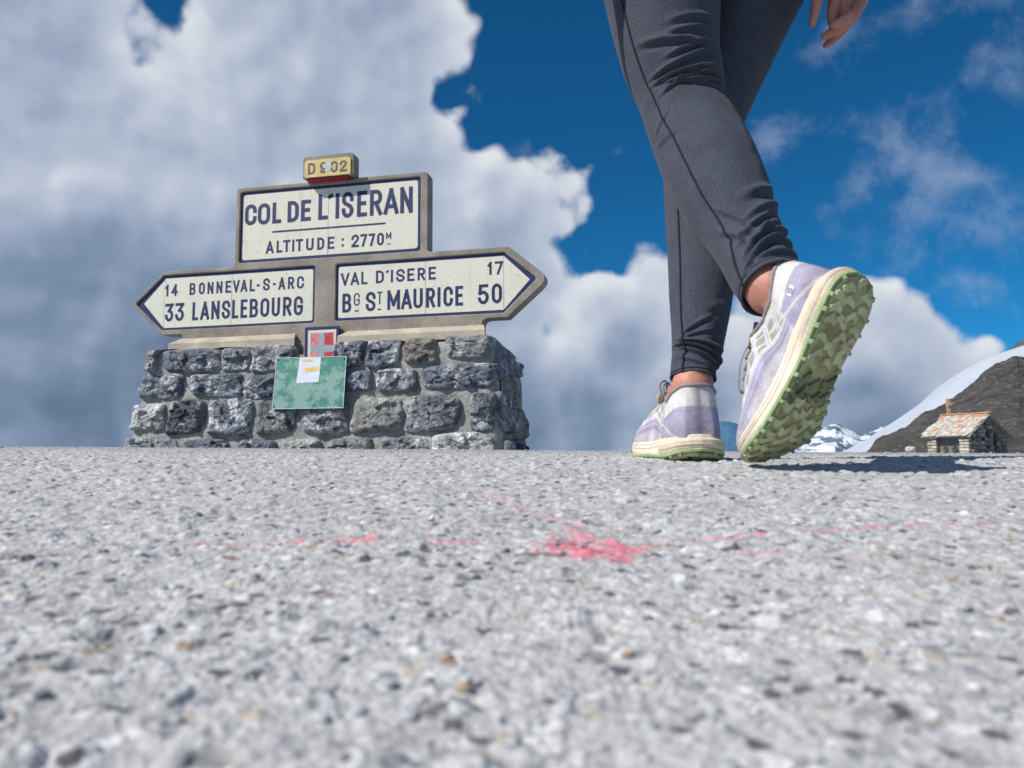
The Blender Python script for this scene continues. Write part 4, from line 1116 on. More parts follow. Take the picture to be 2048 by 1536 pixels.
# roof deck and slates
deck = []
for s in (0, 1):
    xe = 0.0 if s == 0 else GW
    V = []
    for y in (0.0, EL):
        V += [(xe, y, EZ - .10), (GW / 2, y, RZ - .10), (GW / 2, y, RZ - .02), (xe, y, EZ - .02)]
    F = [[0, 1, 2, 3], [7, 6, 5, 4], [0, 4, 5, 1], [3, 2, 6, 7], [0, 3, 7, 4]]
    deck.append((V, F))
roof = obj('roof', join_meshes('roof', deck, False), mat('grey_verge_slab', (0.30, 0.28, 0.25), 0.9, noise=[(3, .8, 1.15, 4)]), chapel)
sl_ms = []
for i in range(5):
    ms = rough_box('roof_slate', 0.62, 0.44, 0.055, 60 + i, .10); ms.materials.append(M['slate']); sl_ms.append(ms)
sl_o = rough_box('roof_slate', 0.62, 0.44, 0.055, 70, .10); sl_o.materials.append(M['slate_orange'])
SL = (GW / 2) / math.cos(SLA)
for side in (0, 1):
    for r_i in range(8):
        d = 0.20 + r_i * (SL - 0.25) / 7.6
        y = -0.02 + rng.uniform(0, .2)
        while y < EL - 0.1:
            w_ = rng.uniform(.34, .56)
            top = (r_i == 7 and rng.random() < .55) or rng.random() < .05
            o = bpy.data.objects.new('roof_slate', sl_o if top else sl_ms[rng.integers(5)]); col.objects.link(o); o.parent = roof
            x = d * math.cos(SLA); z = EZ + d * math.sin(SLA) + 0.045
            if side: x = GW - x
            o.location = (x, min(y + w_ / 2, EL - .12), z)
            o.scale = (1, w_ / .46, 1)
            a = -SLA + 0.10
            o.rotation_euler = (rng.uniform(-.03, .03), a if side == 0 else -a, rng.uniform(-.08, .08))
            y += w_ + 0.02
rd = rough_box('ridge_slate', 0.34, 0.46, 0.10, 77, .12); rd.materials.append(M['slate_orange'])
for i in range(8):
    o = bpy.data.objects.new('ridge_slate', rd); col.objects.link(o); o.parent = roof
    o.location = (GW / 2, 0.22 + i * 0.455, RZ + 0.07 + rng.uniform(-.02, .02)); o.rotation_euler = (0, rng.uniform(-.1, .1), rng.uniform(-.1, .1))
# wooden cross rising from the ridge
cp_ = Matrix.Translation((31.6, 55, 0)) @ Matrix.Rotation(math.radians(30), 4, 'Z') @ Vector((GW / 2, 3.05, 0))
cross = empty('cross', (cp_.x, cp_.y, RZ + 0.05), (0, 0, math.radians(90 - 32.7 + 28)))
cross.name = 'roof_cross'
cross.parent = None
tag(cross, 'squat wooden cross standing on the ridge of the chapel roof', 'cross')
obj('post', box_mesh('post', -0.125, 0.125, -0.12, 0.12, -0.15, 1.22, 0.02), M['cross'], cross)
obj('arm', box_mesh('arm', -0.44, 0.22, -0.128, 0.128, 0.66, 0.92, 0.02), M['cross'], cross)
def rough_stone(name, r, seed, mt, sq=(1, 1, 1), point=0.0):
    v = ICO_V.copy()
    nn = fbm(v[:, 0] * 1.3 + seed, v[:, 1] * 1.3, v[:, 2] * 1.3, oct=3, seed=seed)
    v = v * (1 + 0.35 * nn[:, None]) * np.array(sq)
    if point: v[:, :2] *= (1 - point * np.clip(v[:, 2:3], 0, 1.2))
    return mesh_np(name, v * r, ICO_F, False)
for (px, py, D, r, nm, lab, mt, sq, pt) in [(1892, 899, 47, 0.22, 'boulder', 'dark pointed boulder in front of the chapel between its two pillars, nearer the left pillar', 'scree', (.8, .8, 1.2), .6),
        (1911, 899, 47, 0.24, 'boulder', 'dark pointed boulder in front of the chapel at the foot of its right pillar', 'scree', (.8, .8, 1.2), .6),
        (1821, 899, 60, 0.34, 'boulder', 'pale boulder on the slope left of the chapel', 'chapel_pale', (1.2, .9, .8), 0.2)]:
    p = at(px, py, D)
    o = obj(nm, rough_stone(nm, r, int(px), None, sq, pt), M[mt]); o.location = (p.x, p.y, p.z)
    tag(o, lab, 'boulder', 'boulders near the chapel')

# ------------------------------------------------------------------ the walker
person = empty('person', (0.30, 1.15, 0.01))
tag(person, 'person walking away in dark grey leggings and lilac trail shoes, one heel lifted', 'person')
PO = person.location.copy()
def rel(p): return Vector(p) - PO
def cap(p0, r0, p1, r1, seg=20):
    p0, p1 = np.array(p0[:], float), np.array(p1[:], float)
    d = p1 - p0; L = np.linalg.norm(d); d = d / (L + 1e-9)
    a = np.cross(d, [0.31, 0.77, 0.55]); a /= np.linalg.norm(a); b = np.cross(d, a)
    V = []; rings = []
    for (c, r, th) in [(p0, r0, t) for t in np.linspace(-85, 0, 7)] + [(p1, r1, t) for t in np.linspace(0, 85, 7)]:
        t = math.radians(th)
        for k in range(seg):
            an = 2 * math.pi * k / seg
            V.append(c + d * r * math.sin(t) + r * math.cos(t) * (a * math.cos(an) + b * math.sin(an)))
    F = grid_faces(14, seg, True).tolist()
    F.append(list(range(seg))); F.append([13 * seg + k for k in range(seg)][::-1])
    F = [f[::-1] for f in F]
    return V, F
def fused(name, caps, voxel, smooth_it=6):
    V = []; F = []
    for c in caps:
        v, f = cap(*c); b = len(V); V += v; F += [[i + b for i in q] for q in f]
    me = mesh_np(name + '_src', np.array(V) - np.array(PO[:]), F, True)
    o = bpy.data.objects.new(name, me); col.objects.link(o)
    m = o.modifiers.new('r', 'REMESH'); m.mode = 'VOXEL'; m.voxel_size = voxel; m.use_smooth_shade = True
    s = o.modifiers.new('s', 'SMOOTH'); s.iterations = smooth_it; s.factor = 0.5
    dg = bpy.context.evaluated_depsgraph_get()
    res = bpy.data.meshes.new_from_object(o.evaluated_get(dg))
    bpy.data.objects.remove(o); res.name = name
    return res
# leg centre lines: (point, half width, half depth)
def sec(px, py, hw, D, dz=1.06):
    s = D / F_PX
    return (*at(px, py, D)[:], hw * s, hw * s * dz)
LEFT = [sec(1300, -300, 150, 1.22), sec(1316, -130, 137, 1.21), sec(1326, 0, 120, 1.2), sec(1339, 104, 104, 1.19), sec(1360, 180, 92, 1.18), sec(1373, 232, 87, 1.17), sec(1400, 290, 93, 1.15), sec(1426, 345, 95, 1.12), sec(1452, 400, 90, 1.09), sec(1479, 452, 78, 1.06), sec(1503, 500, 70, 1.03), sec(1524, 543, 68, 1.0), sec(1546, 578, 66, 0.975)]
RIGHT = [sec(1580, -300, 150, 1.25), sec(1540, -130, 130, 1.28), sec(1494, 0, 108, 1.3), sec(1460, 100, 93, 1.31), sec(1433, 172, 85, 1.31), sec(1410, 240, 79, 1.305), sec(1401, 290, 77, 1.3), sec(1402, 350, 76, 1.28), sec(1404, 410, 76, 1.26), sec(1405, 500, 71, 1.235), sec(1402, 585, 64, 1.21), sec(1398, 653, 55, 1.195), sec(1393, 705, 50, 1.185), sec(1387, 732, 45, 1.178), sec(1386, 758, 45, 1.173)]
def leg_surface(S, nr, nseg, folds, seed):
    S = np.array(S); m = len(S)
    Q = catmull(S, nr); s = np.linspace(0, m - 1, nr)
    C = Q[:, :3]; T = np.gradient(C, axis=0); T /= np.linalg.norm(T, axis=1)[:, None]
    A = np.cross(T, [0, 1, 0]); A /= np.linalg.norm(A, axis=1)[:, None]
    B = np.cross(A, T)
    phi = np.linspace(-np.pi, np.pi, nseg, endpoint=False)
    SS, PH = np.meshgrid(s, phi, indexing='ij')
    disp = np.zeros_like(SS)
    folds = [(a, b, c, d, e_, f * 1.08, g_ * 1.4) for a, b, c, d, e_, f, g_ in folds]
    for (s0, p0, slope, curv, plen, w, amp) in folds:
        d = SS - (s0 + slope * (PH - p0) + curv * (PH - p0) ** 2)
        env = np.exp(-((PH - p0) / plen) ** 4)
        disp += amp * env * (np.exp(-(d / w) ** 2) - 0.75 * np.exp(-((d - 1.5 * w) / (1.05 * w)) ** 2))
    disp += 0.0012 * fbm(SS * 1.1 + seed, np.sin(PH) * 2.2, np.cos(PH) * 2.2, oct=3, seed=seed)
    # stitched hem
    last = m - 1
    disp += 0.0012 * np.exp(-((SS - (last - 0.30)) / 0.035) ** 2) * -1 + 0.0010 * np.exp(-((SS - (last - .02)) / 0.10) ** 2)
    ra = Q[:, 3][:, None] + disp; rb = Q[:, 4][:, None] + disp
    P = C[:, None, :] + A[:, None, :] * (ra * np.sin(PH))[..., None] - B[:, None, :] * (rb * np.cos(PH))[..., None]
    return P, s, phi, C
FL = [(2.95, 0.35, -.16, -.05, .55, .055, .0030), (3.22, .15, -.12, -.12, .45, .05, .0028), (3.42, -.1, .32, .02, .75, .065, .0048), (3.62, .25, -.22, -.10, .6, .055, .0046),
      (3.95, -.05, -.30, -.20, .75, .07, .0056), (4.28, .0, -.18, -.16, .8, .065, .0052), (4.45, .45, .22, .1, .55, .06, .0042), (4.62, -.15, -.36, .0, .55, .055, .0040), (4.80, .2, .20, -.28, .75, .07, .0054), (5.02, .5, .30, .0, .5, .06, .0036),
      (5.5, -1.0, -.4, 0, .28, .07, .0014), (6.1, -1.1, .5, 0, .3, .09, .0012),
      (8.8, .55, -.45, -.1, .6, .13, .0036), (9.4, .45, -.62, .05, .75, .12, .0042), (9.9, .1, -.75, .0, .85, .11, .0044), (10.25, .55, -.3, -.2, .8, .10, .0040), (10.55, -.1, -.95, .0, .7, .10, .0042), (10.85, .35, -.35, .1, .8, .085, .0044), (11.15, -.2, -.6, -.1, .75, .08, .0044), (11.4, .4, -.18, -.1, .9, .075, .0036), (10.2, -.75, 1.6, 0, .35, .16, .0035), (9.5, -.55, 1.9, 0, .3, .16, .0030)]
FR = [(11.3, -.35, -.55, .0, .5, .07, .0030), (11.6, -.3, -.30, 0, .5, .06, .0026), (12.0, .0, .05, -.12, 1.1, .09, .0040), (12.42, .1, .10, -.10, 1.3, .10, .0058), (12.78, .2, .16, -.05, 1.2, .10, .0046), (13.15, -.4, .35, 0, .6, .09, .0022), (10.6, .6, -.3, 0, .5, .12, .0022), (5.6, -.2, .2, 0, .7, .12, .0030), (6.2, .0, -.2, 0, .7, .12, .0030), (6.8, -1.2, .3, 0, .4, .12, .0030)]
PL, sL, phL, CL = leg_surface(LEFT, 420, 150, FL, 3)
PR, sR, phR, CR = leg_surface(RIGHT, 380, 130, FR, 9)
def closed_tube(P):
    nr, ns, _ = P.shape
    inner = P[-1] * .93 + P[-1].mean(0) * .07
    inner2 = P[-12] * .90 + P[-12].mean(0) * .10
    V = np.concatenate([P.reshape(-1, 3), inner, inner2])
    return V - np.array(PO[:]), grid_faces(nr + 2, ns, True).tolist()
hipc = at(1440, -330, 1.2)
hv, hf = cap(hipc + Vector((-.07, 0, 0)), .125, hipc + Vector((.07, 0, 0)), .125)
leg_me = join_meshes('leggings', [closed_tube(PL), closed_tube(PR), (np.array(hv) - np.array(PO[:]), hf)], True)
leggings = obj('leggings', leg_me, M['legging'], person)
def seam(P, s, phi, path, r=0.0017, lift=0.0004):
    pts = []
    ss = np.linspace(path[0][0], path[-1][0], 160)
    pp = np.interp(ss, [a for a, b in path], [b for a, b in path])
    nr, ns, _ = P.shape
    for a, b in zip(ss, pp):
        i = a / s[-1] * (nr - 1); j = ((b + math.pi) / (2 * math.pi) * ns) % ns
        i0 = min(int(i), nr - 2); fi = i - i0; j0 = int(j) % ns; fj = j - int(j); j1 = (j0 + 1) % ns
        p = (P[i0, j0] * (1 - fj) + P[i0, j1] * fj) * (1 - fi) + (P[i0 + 1, j0] * (1 - fj) + P[i0 + 1, j1] * fj) * fi
        c = P[i0].mean(0); n_ = (p - c) / np.linalg.norm(p - c)
        pts.append(p + n_ * lift - np.array(PO[:]))
    return tube_mesh('seam', pts, r, 6)
R_ = math.radians
obj('seam', seam(PL, sL, phL, [(1, R_(-62)), (2, R_(-60)), (3.1, R_(-58)), (4.2, R_(-60)), (5.2, R_(-52)), (6, R_(-50)), (7, R_(-50)), (8, R_(-50)), (9, R_(-52)), (10, R_(-52)), (11, R_(-62)), (12, R_(-72))]), M['seam'], leggings)
obj('seam', seam(PR, sR, phR, [(6, R_(-55)), (7, R_(-55)), (8, R_(-53)), (9, R_(-54)), (10, R_(-54)), (11, R_(-54)), (12, R_(-46)), (13, R_(-40)), (14, R_(-40))]), M['seam'], leggings)
for P_, s_, sp in ((PL, sL, 11.70), (PR, sR, 13.70)):
    i = int(sp / s_[-1] * (P_.shape[0] - 1)); ring = P_[i]; c = ring.mean(0)
    pts = [c + (q - c) * 1.006 - np.array(PO[:]) for q in ring] + [c + (ring[0] - c) * 1.006 - np.array(PO[:])]
    obj('hem_stitch', tube_mesh('hem_stitch', pts, 0.0006, 5, False), M['seam'], leggings)

# body: one continuous skin
def A3(px, py, D): return at(px, py, D)
sc = []
def limb(S, f=0.86, i1=None):
    for a, b in zip(S[:-1], S[1:]):
        sc.append((Vector(a[:3]), a[3] * f, Vector(b[:3]), b[3] * f))
limb(LEFT); limb(RIGHT)
pel = at(1440, -330, 1.2)
chest = Vector((pel.x, pel.y + .01, pel.z + .36))
sc += [(pel + Vector((-.06, 0, 0)), .11, pel + Vector((.06, 0, 0)), .11), (pel, .115, pel + Vector((0, .01, .2)), .105), (pel + Vector((0, .01, .2)), .105, chest, .12),
       (chest + Vector((-.09, 0, .03)), .085, chest + Vector((.09, 0, .03)), .085), (chest + Vector((0, 0, .05)), .07, chest + Vector((0, .01, .17)), .052),
       (chest + Vector((0, .02, .26)), .078, chest + Vector((0, .015, .33)), .085), (chest + Vector((0, .05, .24)), .05, chest + Vector((0, .06, .22)), .035), (chest + Vector((0, .10, .27)), .012, chest + Vector((0, .113, .25)), .012),
       (chest + Vector((-.078, .02, .28)), .012, chest + Vector((-.08, .02, .26)), .010), (chest + Vector((.078, .02, .28)), .012, chest + Vector((.08, .02, .26)), .010)]
# right arm down to the visible hand, left arm swung forward
shR = chest + Vector((.175, 0, .05)); wr = at(1704, -118, 1.22)
elR = Vector(((shR.x + wr.x) / 2 + .02, 1.17, (shR.z + wr.z) / 2))
shL = chest + Vector((-.175, 0, .05)); wl = Vector((0.000, 1.07, 0.955)); elL = Vector((.03, 1.12, 1.16))
for (a, b, c) in ((shR, elR, wr), (shL, elL, wl)):
    sc += [(a, .047, b, .038), (b, .038, b.lerp(c, .35), .037), (b.lerp(c, .35), .037, c, .024)]
# right hand: palm, four curled fingers, thumb
k = 1.22 / F_PX
def fing(pts, rr, D0):
    for (a, b, ra, rb) in zip(pts[:-1], pts[1:], rr[:-1], rr[1:]):
        sc.append((at(a[0], a[1], D0 + a[2]), ra * k, at(b[0], b[1], D0 + b[2]), rb * k))
fing([(1700, -108, 0), (1673, -30, 0), (1671, 2, 0)], [27, 20, 15], 1.22)
fing([(1706, -108, 0), (1702, -28, 0), (1704, -4, 0)], [27, 21, 17], 1.22)
fing([(1708, -100, .005), (1718, -25, .005), (1719, 4, .0)], [22, 15, 13.5], 1.22)
fing([(1690, -20, .005), (1690, 8, .008), (1682, 32, .01)], [24, 22, 16], 1.22)
fing([(1674, -12, 0), (1667, 12, .004), (1664, 34, .004), (1665, 48, .002)], [16, 13.5, 11.5, 9.5], 1.215)          # index, curled in
fing([(1722, 2, 0), (1712, 24, -.008), (1686, 42, -.014), (1666, 50, -.014)], [15, 13, 11.5, 8.5], 1.21)              # ring-side finger nearest the camera
fing([(1712, 8, .012), (1703, 38, .008), (1676, 59, .002), (1649, 73, 0)], [15, 13, 11.5, 9], 1.215)
fing([(1700, 12, .022), (1693, 48, .022), (1674, 72, .018), (1652, 91, .016)], [14, 12, 10.5, 8], 1.225)
fing([(1678, -78, -.004), (1640, -36, -.010), (1633, 8, -.012), (1625, 48, -.012)], [18, 13, 12, 8.5], 1.215)     # thumb hanging straight
# left hand, fingers slightly bent
for i, (dx, dy) in enumerate(((-.022, .012), (-.008, .016), (.007, .015), (.020, .008))):
    a = wl + Vector((dx * .9, dy * .4, -.075)); b = a + Vector((dx * .25, .008, -.045 + .004 * i)); c = b + Vector((0, .012, -.032 + .003 * i))
    sc += [(wl + Vector((dx * .3, 0, -.01)), .020, a, .0105), (a, .0095, b, .0085), (b, .0085, c, .0068)]
t0 = wl + Vector((.016, .0, -.03)); sc += [(wl, .02, t0, .014), (t0, .013, t0 + Vector((.024, .005, -.035)), .010), (t0 + Vector((.024, .005, -.035)), .010, t0 + Vector((.028, .008, -.062)), .0078)]
# ankles and feet inside the shoes
rank = Vector((0.2625, 1.168, 0.103)); rfoot = Vector((0.2585, 1.27, 0.062))
sc += [(Vector(RIGHT[-1][:3]), .0295, Vector((0.2655, 1.165, .120)), .0300), (Vector((0.2655, 1.165, .120)), .030, Vector((0.2645, 1.165, .070)), .031),
       (Vector((0.2655, 1.155, .135)), .0165, Vector((0.2665, 1.155, .08)), .017),
       (Vector((0.2400, 1.176, .112)), .0110, Vector((0.2425, 1.174, .100)), .0110), (Vector((0.2885, 1.168, .112)), .0105, Vector((0.2875, 1.168, .098)), .0105),
       (Vector((0.2645, 1.175, .09)), .032, rfoot, .028), (rfoot, .028, Vector((.250, 1.35, .045)), .020)]
# trail shoes -------------------------------------------------------
YT = [0, .004, .015, .035, .07, .11, .15, .185, .21, .235, .255, .268, .275]
LAT = [0, .018, .034, .0415, .0425, .040, .044, .050, .0515, .046, .034, .019, 0]
MED = [0, .018, .033, .0395, .0395, .034, .038, .047, .048, .042, .030, .015, 0]
SLEN = .275
def half_curve(tab, sgn, M_=150):
    P = catmull(np.stack([np.array(tab) * sgn, np.array(YT)], -1), 900)
    P[:, 0] += -0.005 * np.clip((P[:, 1] - .2) / .075, 0, 1)
    d = np.concatenate([[0], np.cumsum(np.hypot(*np.diff(P, axis=0).T))])
    t = np.linspace(0, d[-1], M_)
    return np.stack([np.interp(t, d, P[:, 0]), np.interp(t, d, P[:, 1])], -1)
def z_bot(y): return .009 * np.clip((.045 - y) / .045, 0, 1) ** 1.6 + .020 * np.clip((y - .195) / .08, 0, 1) ** 1.8
def th_mid(y): return np.interp(y, [0, .05, .10, .16, .21, .25, .275], [.0185, .0265, .0255, .021, .018, .015, .013])
def make_shoe(mirror, bend_a, by0=.165, bw=.06, lateral_logo=False):
    """returns dict of meshes in local shoe space (x right, y towards the toe, z up)"""
    ysb = np.linspace(0, .32, 321); kk = np.clip((ysb - by0) / bw, 0, 1); ang = bend_a * (kk * kk * (3 - 2 * kk))
    cyl = np.concatenate([[0], np.cumsum(np.cos(ang[:-1]) * np.diff(ysb))]); czl = np.concatenate([[0], np.cumsum(np.sin(ang[:-1]) * np.diff(ysb))])
    def B(P):
        P = np.array(P, float).reshape(-1, 3).copy()
        if mirror: P[:, 0] *= -1
        y = P[:, 1]; a = np.interp(y, ysb, ang, left=0); Y = np.where(y < 0, y, np.interp(y, ysb, cyl)); Z = np.interp(y, ysb, czl)
        z = P[:, 2].copy()
        P[:, 1] = Y - np.sin(a) * z; P[:, 2] = Z + np.cos(a) * z
        return P
    def FF(F): return [f[::-1] for f in F] if mirror else F
    Lc, Rc = half_curve(LAT, 1), half_curve(MED, -1)
    M_ = len(Lc)
    ring = np.concatenate([Lc, Rc[::-1][1:-1]])           # heel -> lateral -> toe -> medial -> heel
    N = len(ring)
    tng = np.roll(ring, -1, 0) - np.roll(ring, 1, 0); tng /= np.hypot(*tng.T)[:, None]
    nrm = np.stack([tng[:, 1], -tng[:, 0]], -1)
    def ringz(off, z): return np.concatenate([ring + nrm * np.asarray(off)[..., None] if np.ndim(off) else ring + nrm * off, np.asarray(z)[:, None]], 1)
    y = ring[:, 1]
    out = {}
    # midsole
    zb = z_bot(y) + .0085; th = th_mid(y)
    lv = np.linspace(0, 1, 22); Vs = []; Cs = []
    heel = sstep(.12, .05, y)
    for q in lv:
        bulge = .0020 * math.sin(math.pi * q) + (.0032 * math.sin(math.pi * min(1, q * 1.15)) ** 1.0) * heel - .0035 * q
        groove = -.0016 * (np.exp(-((q - .42 - .05 * np.sin(y * 70)) / .05) ** 2) + np.exp(-((q - .70 - .05 * np.sin(y * 70 + 1)) / .05) ** 2)) * (1 - heel)
        ledge = -.0014 * heel * np.exp(-((q - .40) / .05) ** 2) + .0006 * heel * np.sin(q * 22)
        Vs.append(ringz(bulge + groove + ledge, zb + th * q + .0018 * heel * np.sin(y * 60 + 1.0) * q))
        base = np.array((.76, .63, .48)) * (1 - .16 * (q < .5)) + np.zeros((N, 3))
        st = np.clip(groove / -.0016, 0, 1)[:, None]
        fore = (1 - heel)[:, None]
        C = base * (1 - fore) + (np.array((.80, .71, .58)) * (1 - st * .75) + np.array((.50, .33, .22)) * st * .75) * fore
        if q > .86: C = C * .6 + np.array((.72, .66, .60)) * .4
        Cs.append(C)
    V = np.concatenate(Vs); C = np.concatenate(Cs); F = grid_faces(len(lv), N, True).tolist()
    # top deck
    top0 = (len(lv) - 1) * N
    F += [[top0 + i, top0 + i + 1, top0 + (N - i - 1) % N, top0 + (N - i) % N][::1] for i in range(1, M_ - 2)]
    out['midsole'] = mesh_np('midsole', B(V), FF(F), True, C)
    # outsole: rim + underside + lugs
    z0 = z_bot(y) + .0045
    parts = []
    cols_lime = np.array((.37, .45, .23)); under = np.array((.36, .355, .19)); lugc = np.array((.54, .52, .30))
    Vs = [ringz(.0018, z0 + .0044 + .0006 * heel), ringz(.0028, z0 + .0034), ringz(.0022, z0 + .0004), ringz(-.002, z0 - .0008)]
    parts.append((np.concatenate(Vs), grid_faces(4, N, True)[:, ::-1].tolist(), np.concatenate([np.tile(cols_lime, (3 * N, 1)), np.tile(cols_lime * .6, (N, 1))])))
    J = 26
    Lr, Rr = (ring - nrm * .002)[:M_], np.concatenate([(ring - nrm * .002)[:1], (ring - nrm * .002)[::-1][:M_ - 2], (ring - nrm * .002)[M_ - 1:M_]])
    G_ = np.stack([Lr * (1 - t) + Rr * t for t in np.linspace(0, 1, J)], 1)
    gz_ = z_bot(G_[..., 1]) + .0030
    nn = fbm(G_[..., 0] / .02, G_[..., 1] / .02, oct=3, seed=5)
    mid = np.exp(-((G_[..., 1] - .142 - .3 * G_[..., 0]) / .017) ** 2)
    gc = under * (1 + .5 * nn[..., None]) * (1 - mid[..., None] * .35) + np.array((.03, .03, .03)) * mid[..., None] * .4
    edge = np.abs(np.linspace(0, 1, J) - .5)[None, :, None] * 2 + 0 * gc[..., :1]
    gc = gc + (lugc - gc) * sstep(.86, .99, edge) * .8
    parts.append((np.concatenate([G_, gz_[..., None] + .0012 * mid[..., None]], -1).reshape(-1, 3), grid_faces(M_, J)[:, ::-1].tolist(), gc.reshape(-1, 3)))
    r_ = random.Random(5)
    def width(yq):
        return np.interp(yq, YT, MED) - .0035, np.interp(yq, YT, LAT) - .0035
    row = 0; yq = .012
    while yq < .268:
        wl_, wr_ = width(yq)
        nlug = max(2, int(round((wl_ + wr_) / .0215)))
        for i in range(nlug):
            xc = -wl_ + (wl_ + wr_) * (i + .5 + (.22 if row % 2 else -.22) * (0 < i < nlug - 1)) / nlug
            yc = yq + r_.uniform(-.003, .003) + .004 * math.sin(xc * 90 + row)
            s_ = -1 if yq < .115 else 1
            hw_ = (wl_ + wr_) / nlug * .47; sw = (.0085 + r_.uniform(-.003, .002)) * s_; tk = .0058 + r_.uniform(-.0006, .0008)
            if .132 < yq < .150: tk *= .6
            skew = r_.uniform(-.9, .9)
            # bent bar: five stations along the arm
            st_ = []
            for u in (-1, -.5, 0, .5, 1):
                cy_ = yc + sw * (1 - abs(u + skew * .5)) + .0018 * u * s_
                ww = tk * (1 - .35 * abs(u))
                st_.append((xc + hw_ * u, cy_, ww))
            poly = [(x, c + w) for x, c, w in st_] + [(x, c - w) for x, c, w in st_[::-1]]
            ok = all(-np.interp(np.clip(b_, 0, .275), YT, MED) < a_ < np.interp(np.clip(b_, 0, .275), YT, LAT) and 0.002 < b_ < .272 for a_, b_ in poly)
            if not ok:
                poly = [(max(-np.interp(np.clip(b_, 0.003, .27), YT, MED) - .0005, min(np.interp(np.clip(b_, 0.003, .27), YT, LAT) + .0005, a_)), min(max(b_, .003), .27)) for a_, b_ in poly]
            cxm = sum(p[0] for p in poly) / len(poly); cym = sum(p[1] for p in poly) / len(poly)
            Vb = []; m_ = len(poly)
            for (lvz, sc_) in ((.0052, 1.06), (.0007, .93), (0.0, .86)):
                for (a_, b_) in poly:
                    Vb.append((cxm + (a_ - cxm) * sc_, cym + (b_ - cym) * sc_, float(z_bot(b_)) + lvz))
            Fb = [[l * m_ + q, l * m_ + (q + 1) % m_, (l + 1) * m_ + (q + 1) % m_, (l + 1) * m_ + q] for l in (0, 1) for q in range(m_)]
            Fb += [[2 * m_ + q, 2 * m_ + q + 1, 2 * m_ + m_ - 2 - q, 2 * m_ + m_ - 1 - q] for q in range(4)]
            dirt = r_.uniform(.9, 1.1)
            cc = lugc * dirt
            if abs(xc) > min(wl_, wr_) * .72: cc = cc * .5 + cols_lime * .5
            if .128 < yq < .152: cc = np.array((.20, .205, .125))
            Cb = np.concatenate([np.tile(cc * .55 + np.array((.05, .055, .02)), (m_, 1)), np.tile(cc, (2 * m_, 1))])
            parts.append((np.array(Vb), Fb, Cb))
        yq += .0166; row += 1
    # teeth of the tread along the edge
    i = 2
    while i < N - 3:
        i += r_.randint(7, 12)
        if i >= N: break
        if not (.004 < y[i] < .27): continue
        p = ring[i]; tv = tng[i]; nv = nrm[i]; hw = r_.uniform(.0020, .0034)
        Vb = []
        for (lz_, a0, a1) in ((float(z_bot(y[i])) + .0052, .0020, 1.0), (float(z_bot(y[i])) + .0006, .0002, .85)):
            for (sa, sb) in ((-1, -.009), (1, -.009), (1, a0), (-1, a0)):
                q = p + tv * hw * sa * a1 + nv * sb
                Vb.append((q[0], q[1], lz_))
        Fb = [[0, 1, 5, 4], [1, 2, 6, 5], [2, 3, 7, 6], [3, 0, 4, 7], [4, 5, 6, 7]]
        parts.append((np.array(Vb), Fb, np.tile(cols_lime * .9, (8, 1))))
    me_ = join_meshes('outsole', [(B(p), FF(f), c) for p, f, c in parts], False)
    out['outsole'] = me_
    # upper --------------------------------------------------------------
    zt = z_bot(y) + .0085 + th - .004
    Bx, By = ring[:, 0] * .93, np.clip(ring[:, 1], .006, .268)
    yt = np.interp(y, [0, .03, .10, .13, .20, .25, .275], [.014, .032, .100, .128, .186, .222, .236])
    kx = np.interp(y, [0, .03, .06, .100, .125, .135], [.56, .76, .78, .60, .26, .0])
    tz = np.interp(y, [0, .012, .035, .065, .095, .122, .150, .185, .215, .245, .275], [.108, .107, .097, .086, .090, .110, .103, .088, .074, .061, .054])
    NV = 60
    vv = np.linspace(0, 1, NV)[:, None]
    ank = sstep(.145, .10, y)[None]
    hx_f = 1 - np.cos(vv * np.pi / 2); hz_f = np.sin(vv * np.pi / 2)
    hx_a = vv ** 1.35 - .10 * np.sin(vv * np.pi * 1.0); hz_a = vv + 0 * hx_f
    hx = hx_f * (1 - ank) + hx_a * ank; hz = hz_f * (1 - ank) + hz_a * ank
    toe = sstep(.20, .27, y)[None]
    hz = hz * (1 - toe * .0)
    UX = Bx[None] + (ring[:, 0] * kx - Bx)[None] * hx
    UY = By[None] + (yt - By)[None] * (hx * (1 - ank) + vv ** 1.5 * ank)
    UZ = zt[None] + (tz - zt)[None] * hz
    # creases across the forefoot, soft wrinkles elsewhere
    cre = .0010 * fbm(UX / .03 + 3, UY / .012, UZ / .02, oct=3, seed=8)
    nx_ = nrm[:, 0][None]; ny_ = nrm[:, 1][None]
    lineband = .0007 * (np.exp(-((vv - .22) / .022) ** 2) + np.exp(-((vv - .31) / .018) ** 2)) * sstep(.05, .10, y)[None]
    UX = UX + nx_ * (cre + lineband); UY = UY + ny_ * (cre + lineband)
    U = np.stack([UX, UY, UZ], -1)
    YY = UY; VVv = vv + 0 * UX
    lil = np.array((.40, .365, .50)); lil2 = np.array((.60, .58, .645)); wht = np.array((.70, .68, .64)); gry = np.array((.33, .295, .28)); crm = np.array((.62, .55, .46)); blu = np.array((.34, .36, .62))
    C = np.zeros(U.shape) + wht
    def pt(mask, c):
        nonlocal C
        C = C * (1 - mask[..., None]) + np.asarray(c) * mask[..., None]
    yy0 = y[None] + 0 * UX
    n1 = fbm(UX / .02, UY / .02, UZ / .02, oct=3, seed=18)
    # lilac lower band, fading
    band = sstep(.40, .31, VVv + .03 * n1) * sstep(.055, .085, yy0)
    pt(band, lil2)
    pt(sstep(.36, .29, VVv) * sstep(.13, .20, VVv) * sstep(.055, .085, yy0), lil)
    for v0 in (.135, .255, .315):
        pt(np.exp(-((VVv - v0) / .011) ** 2) * sstep(.06, .09, yy0), (.56, .54, .70))
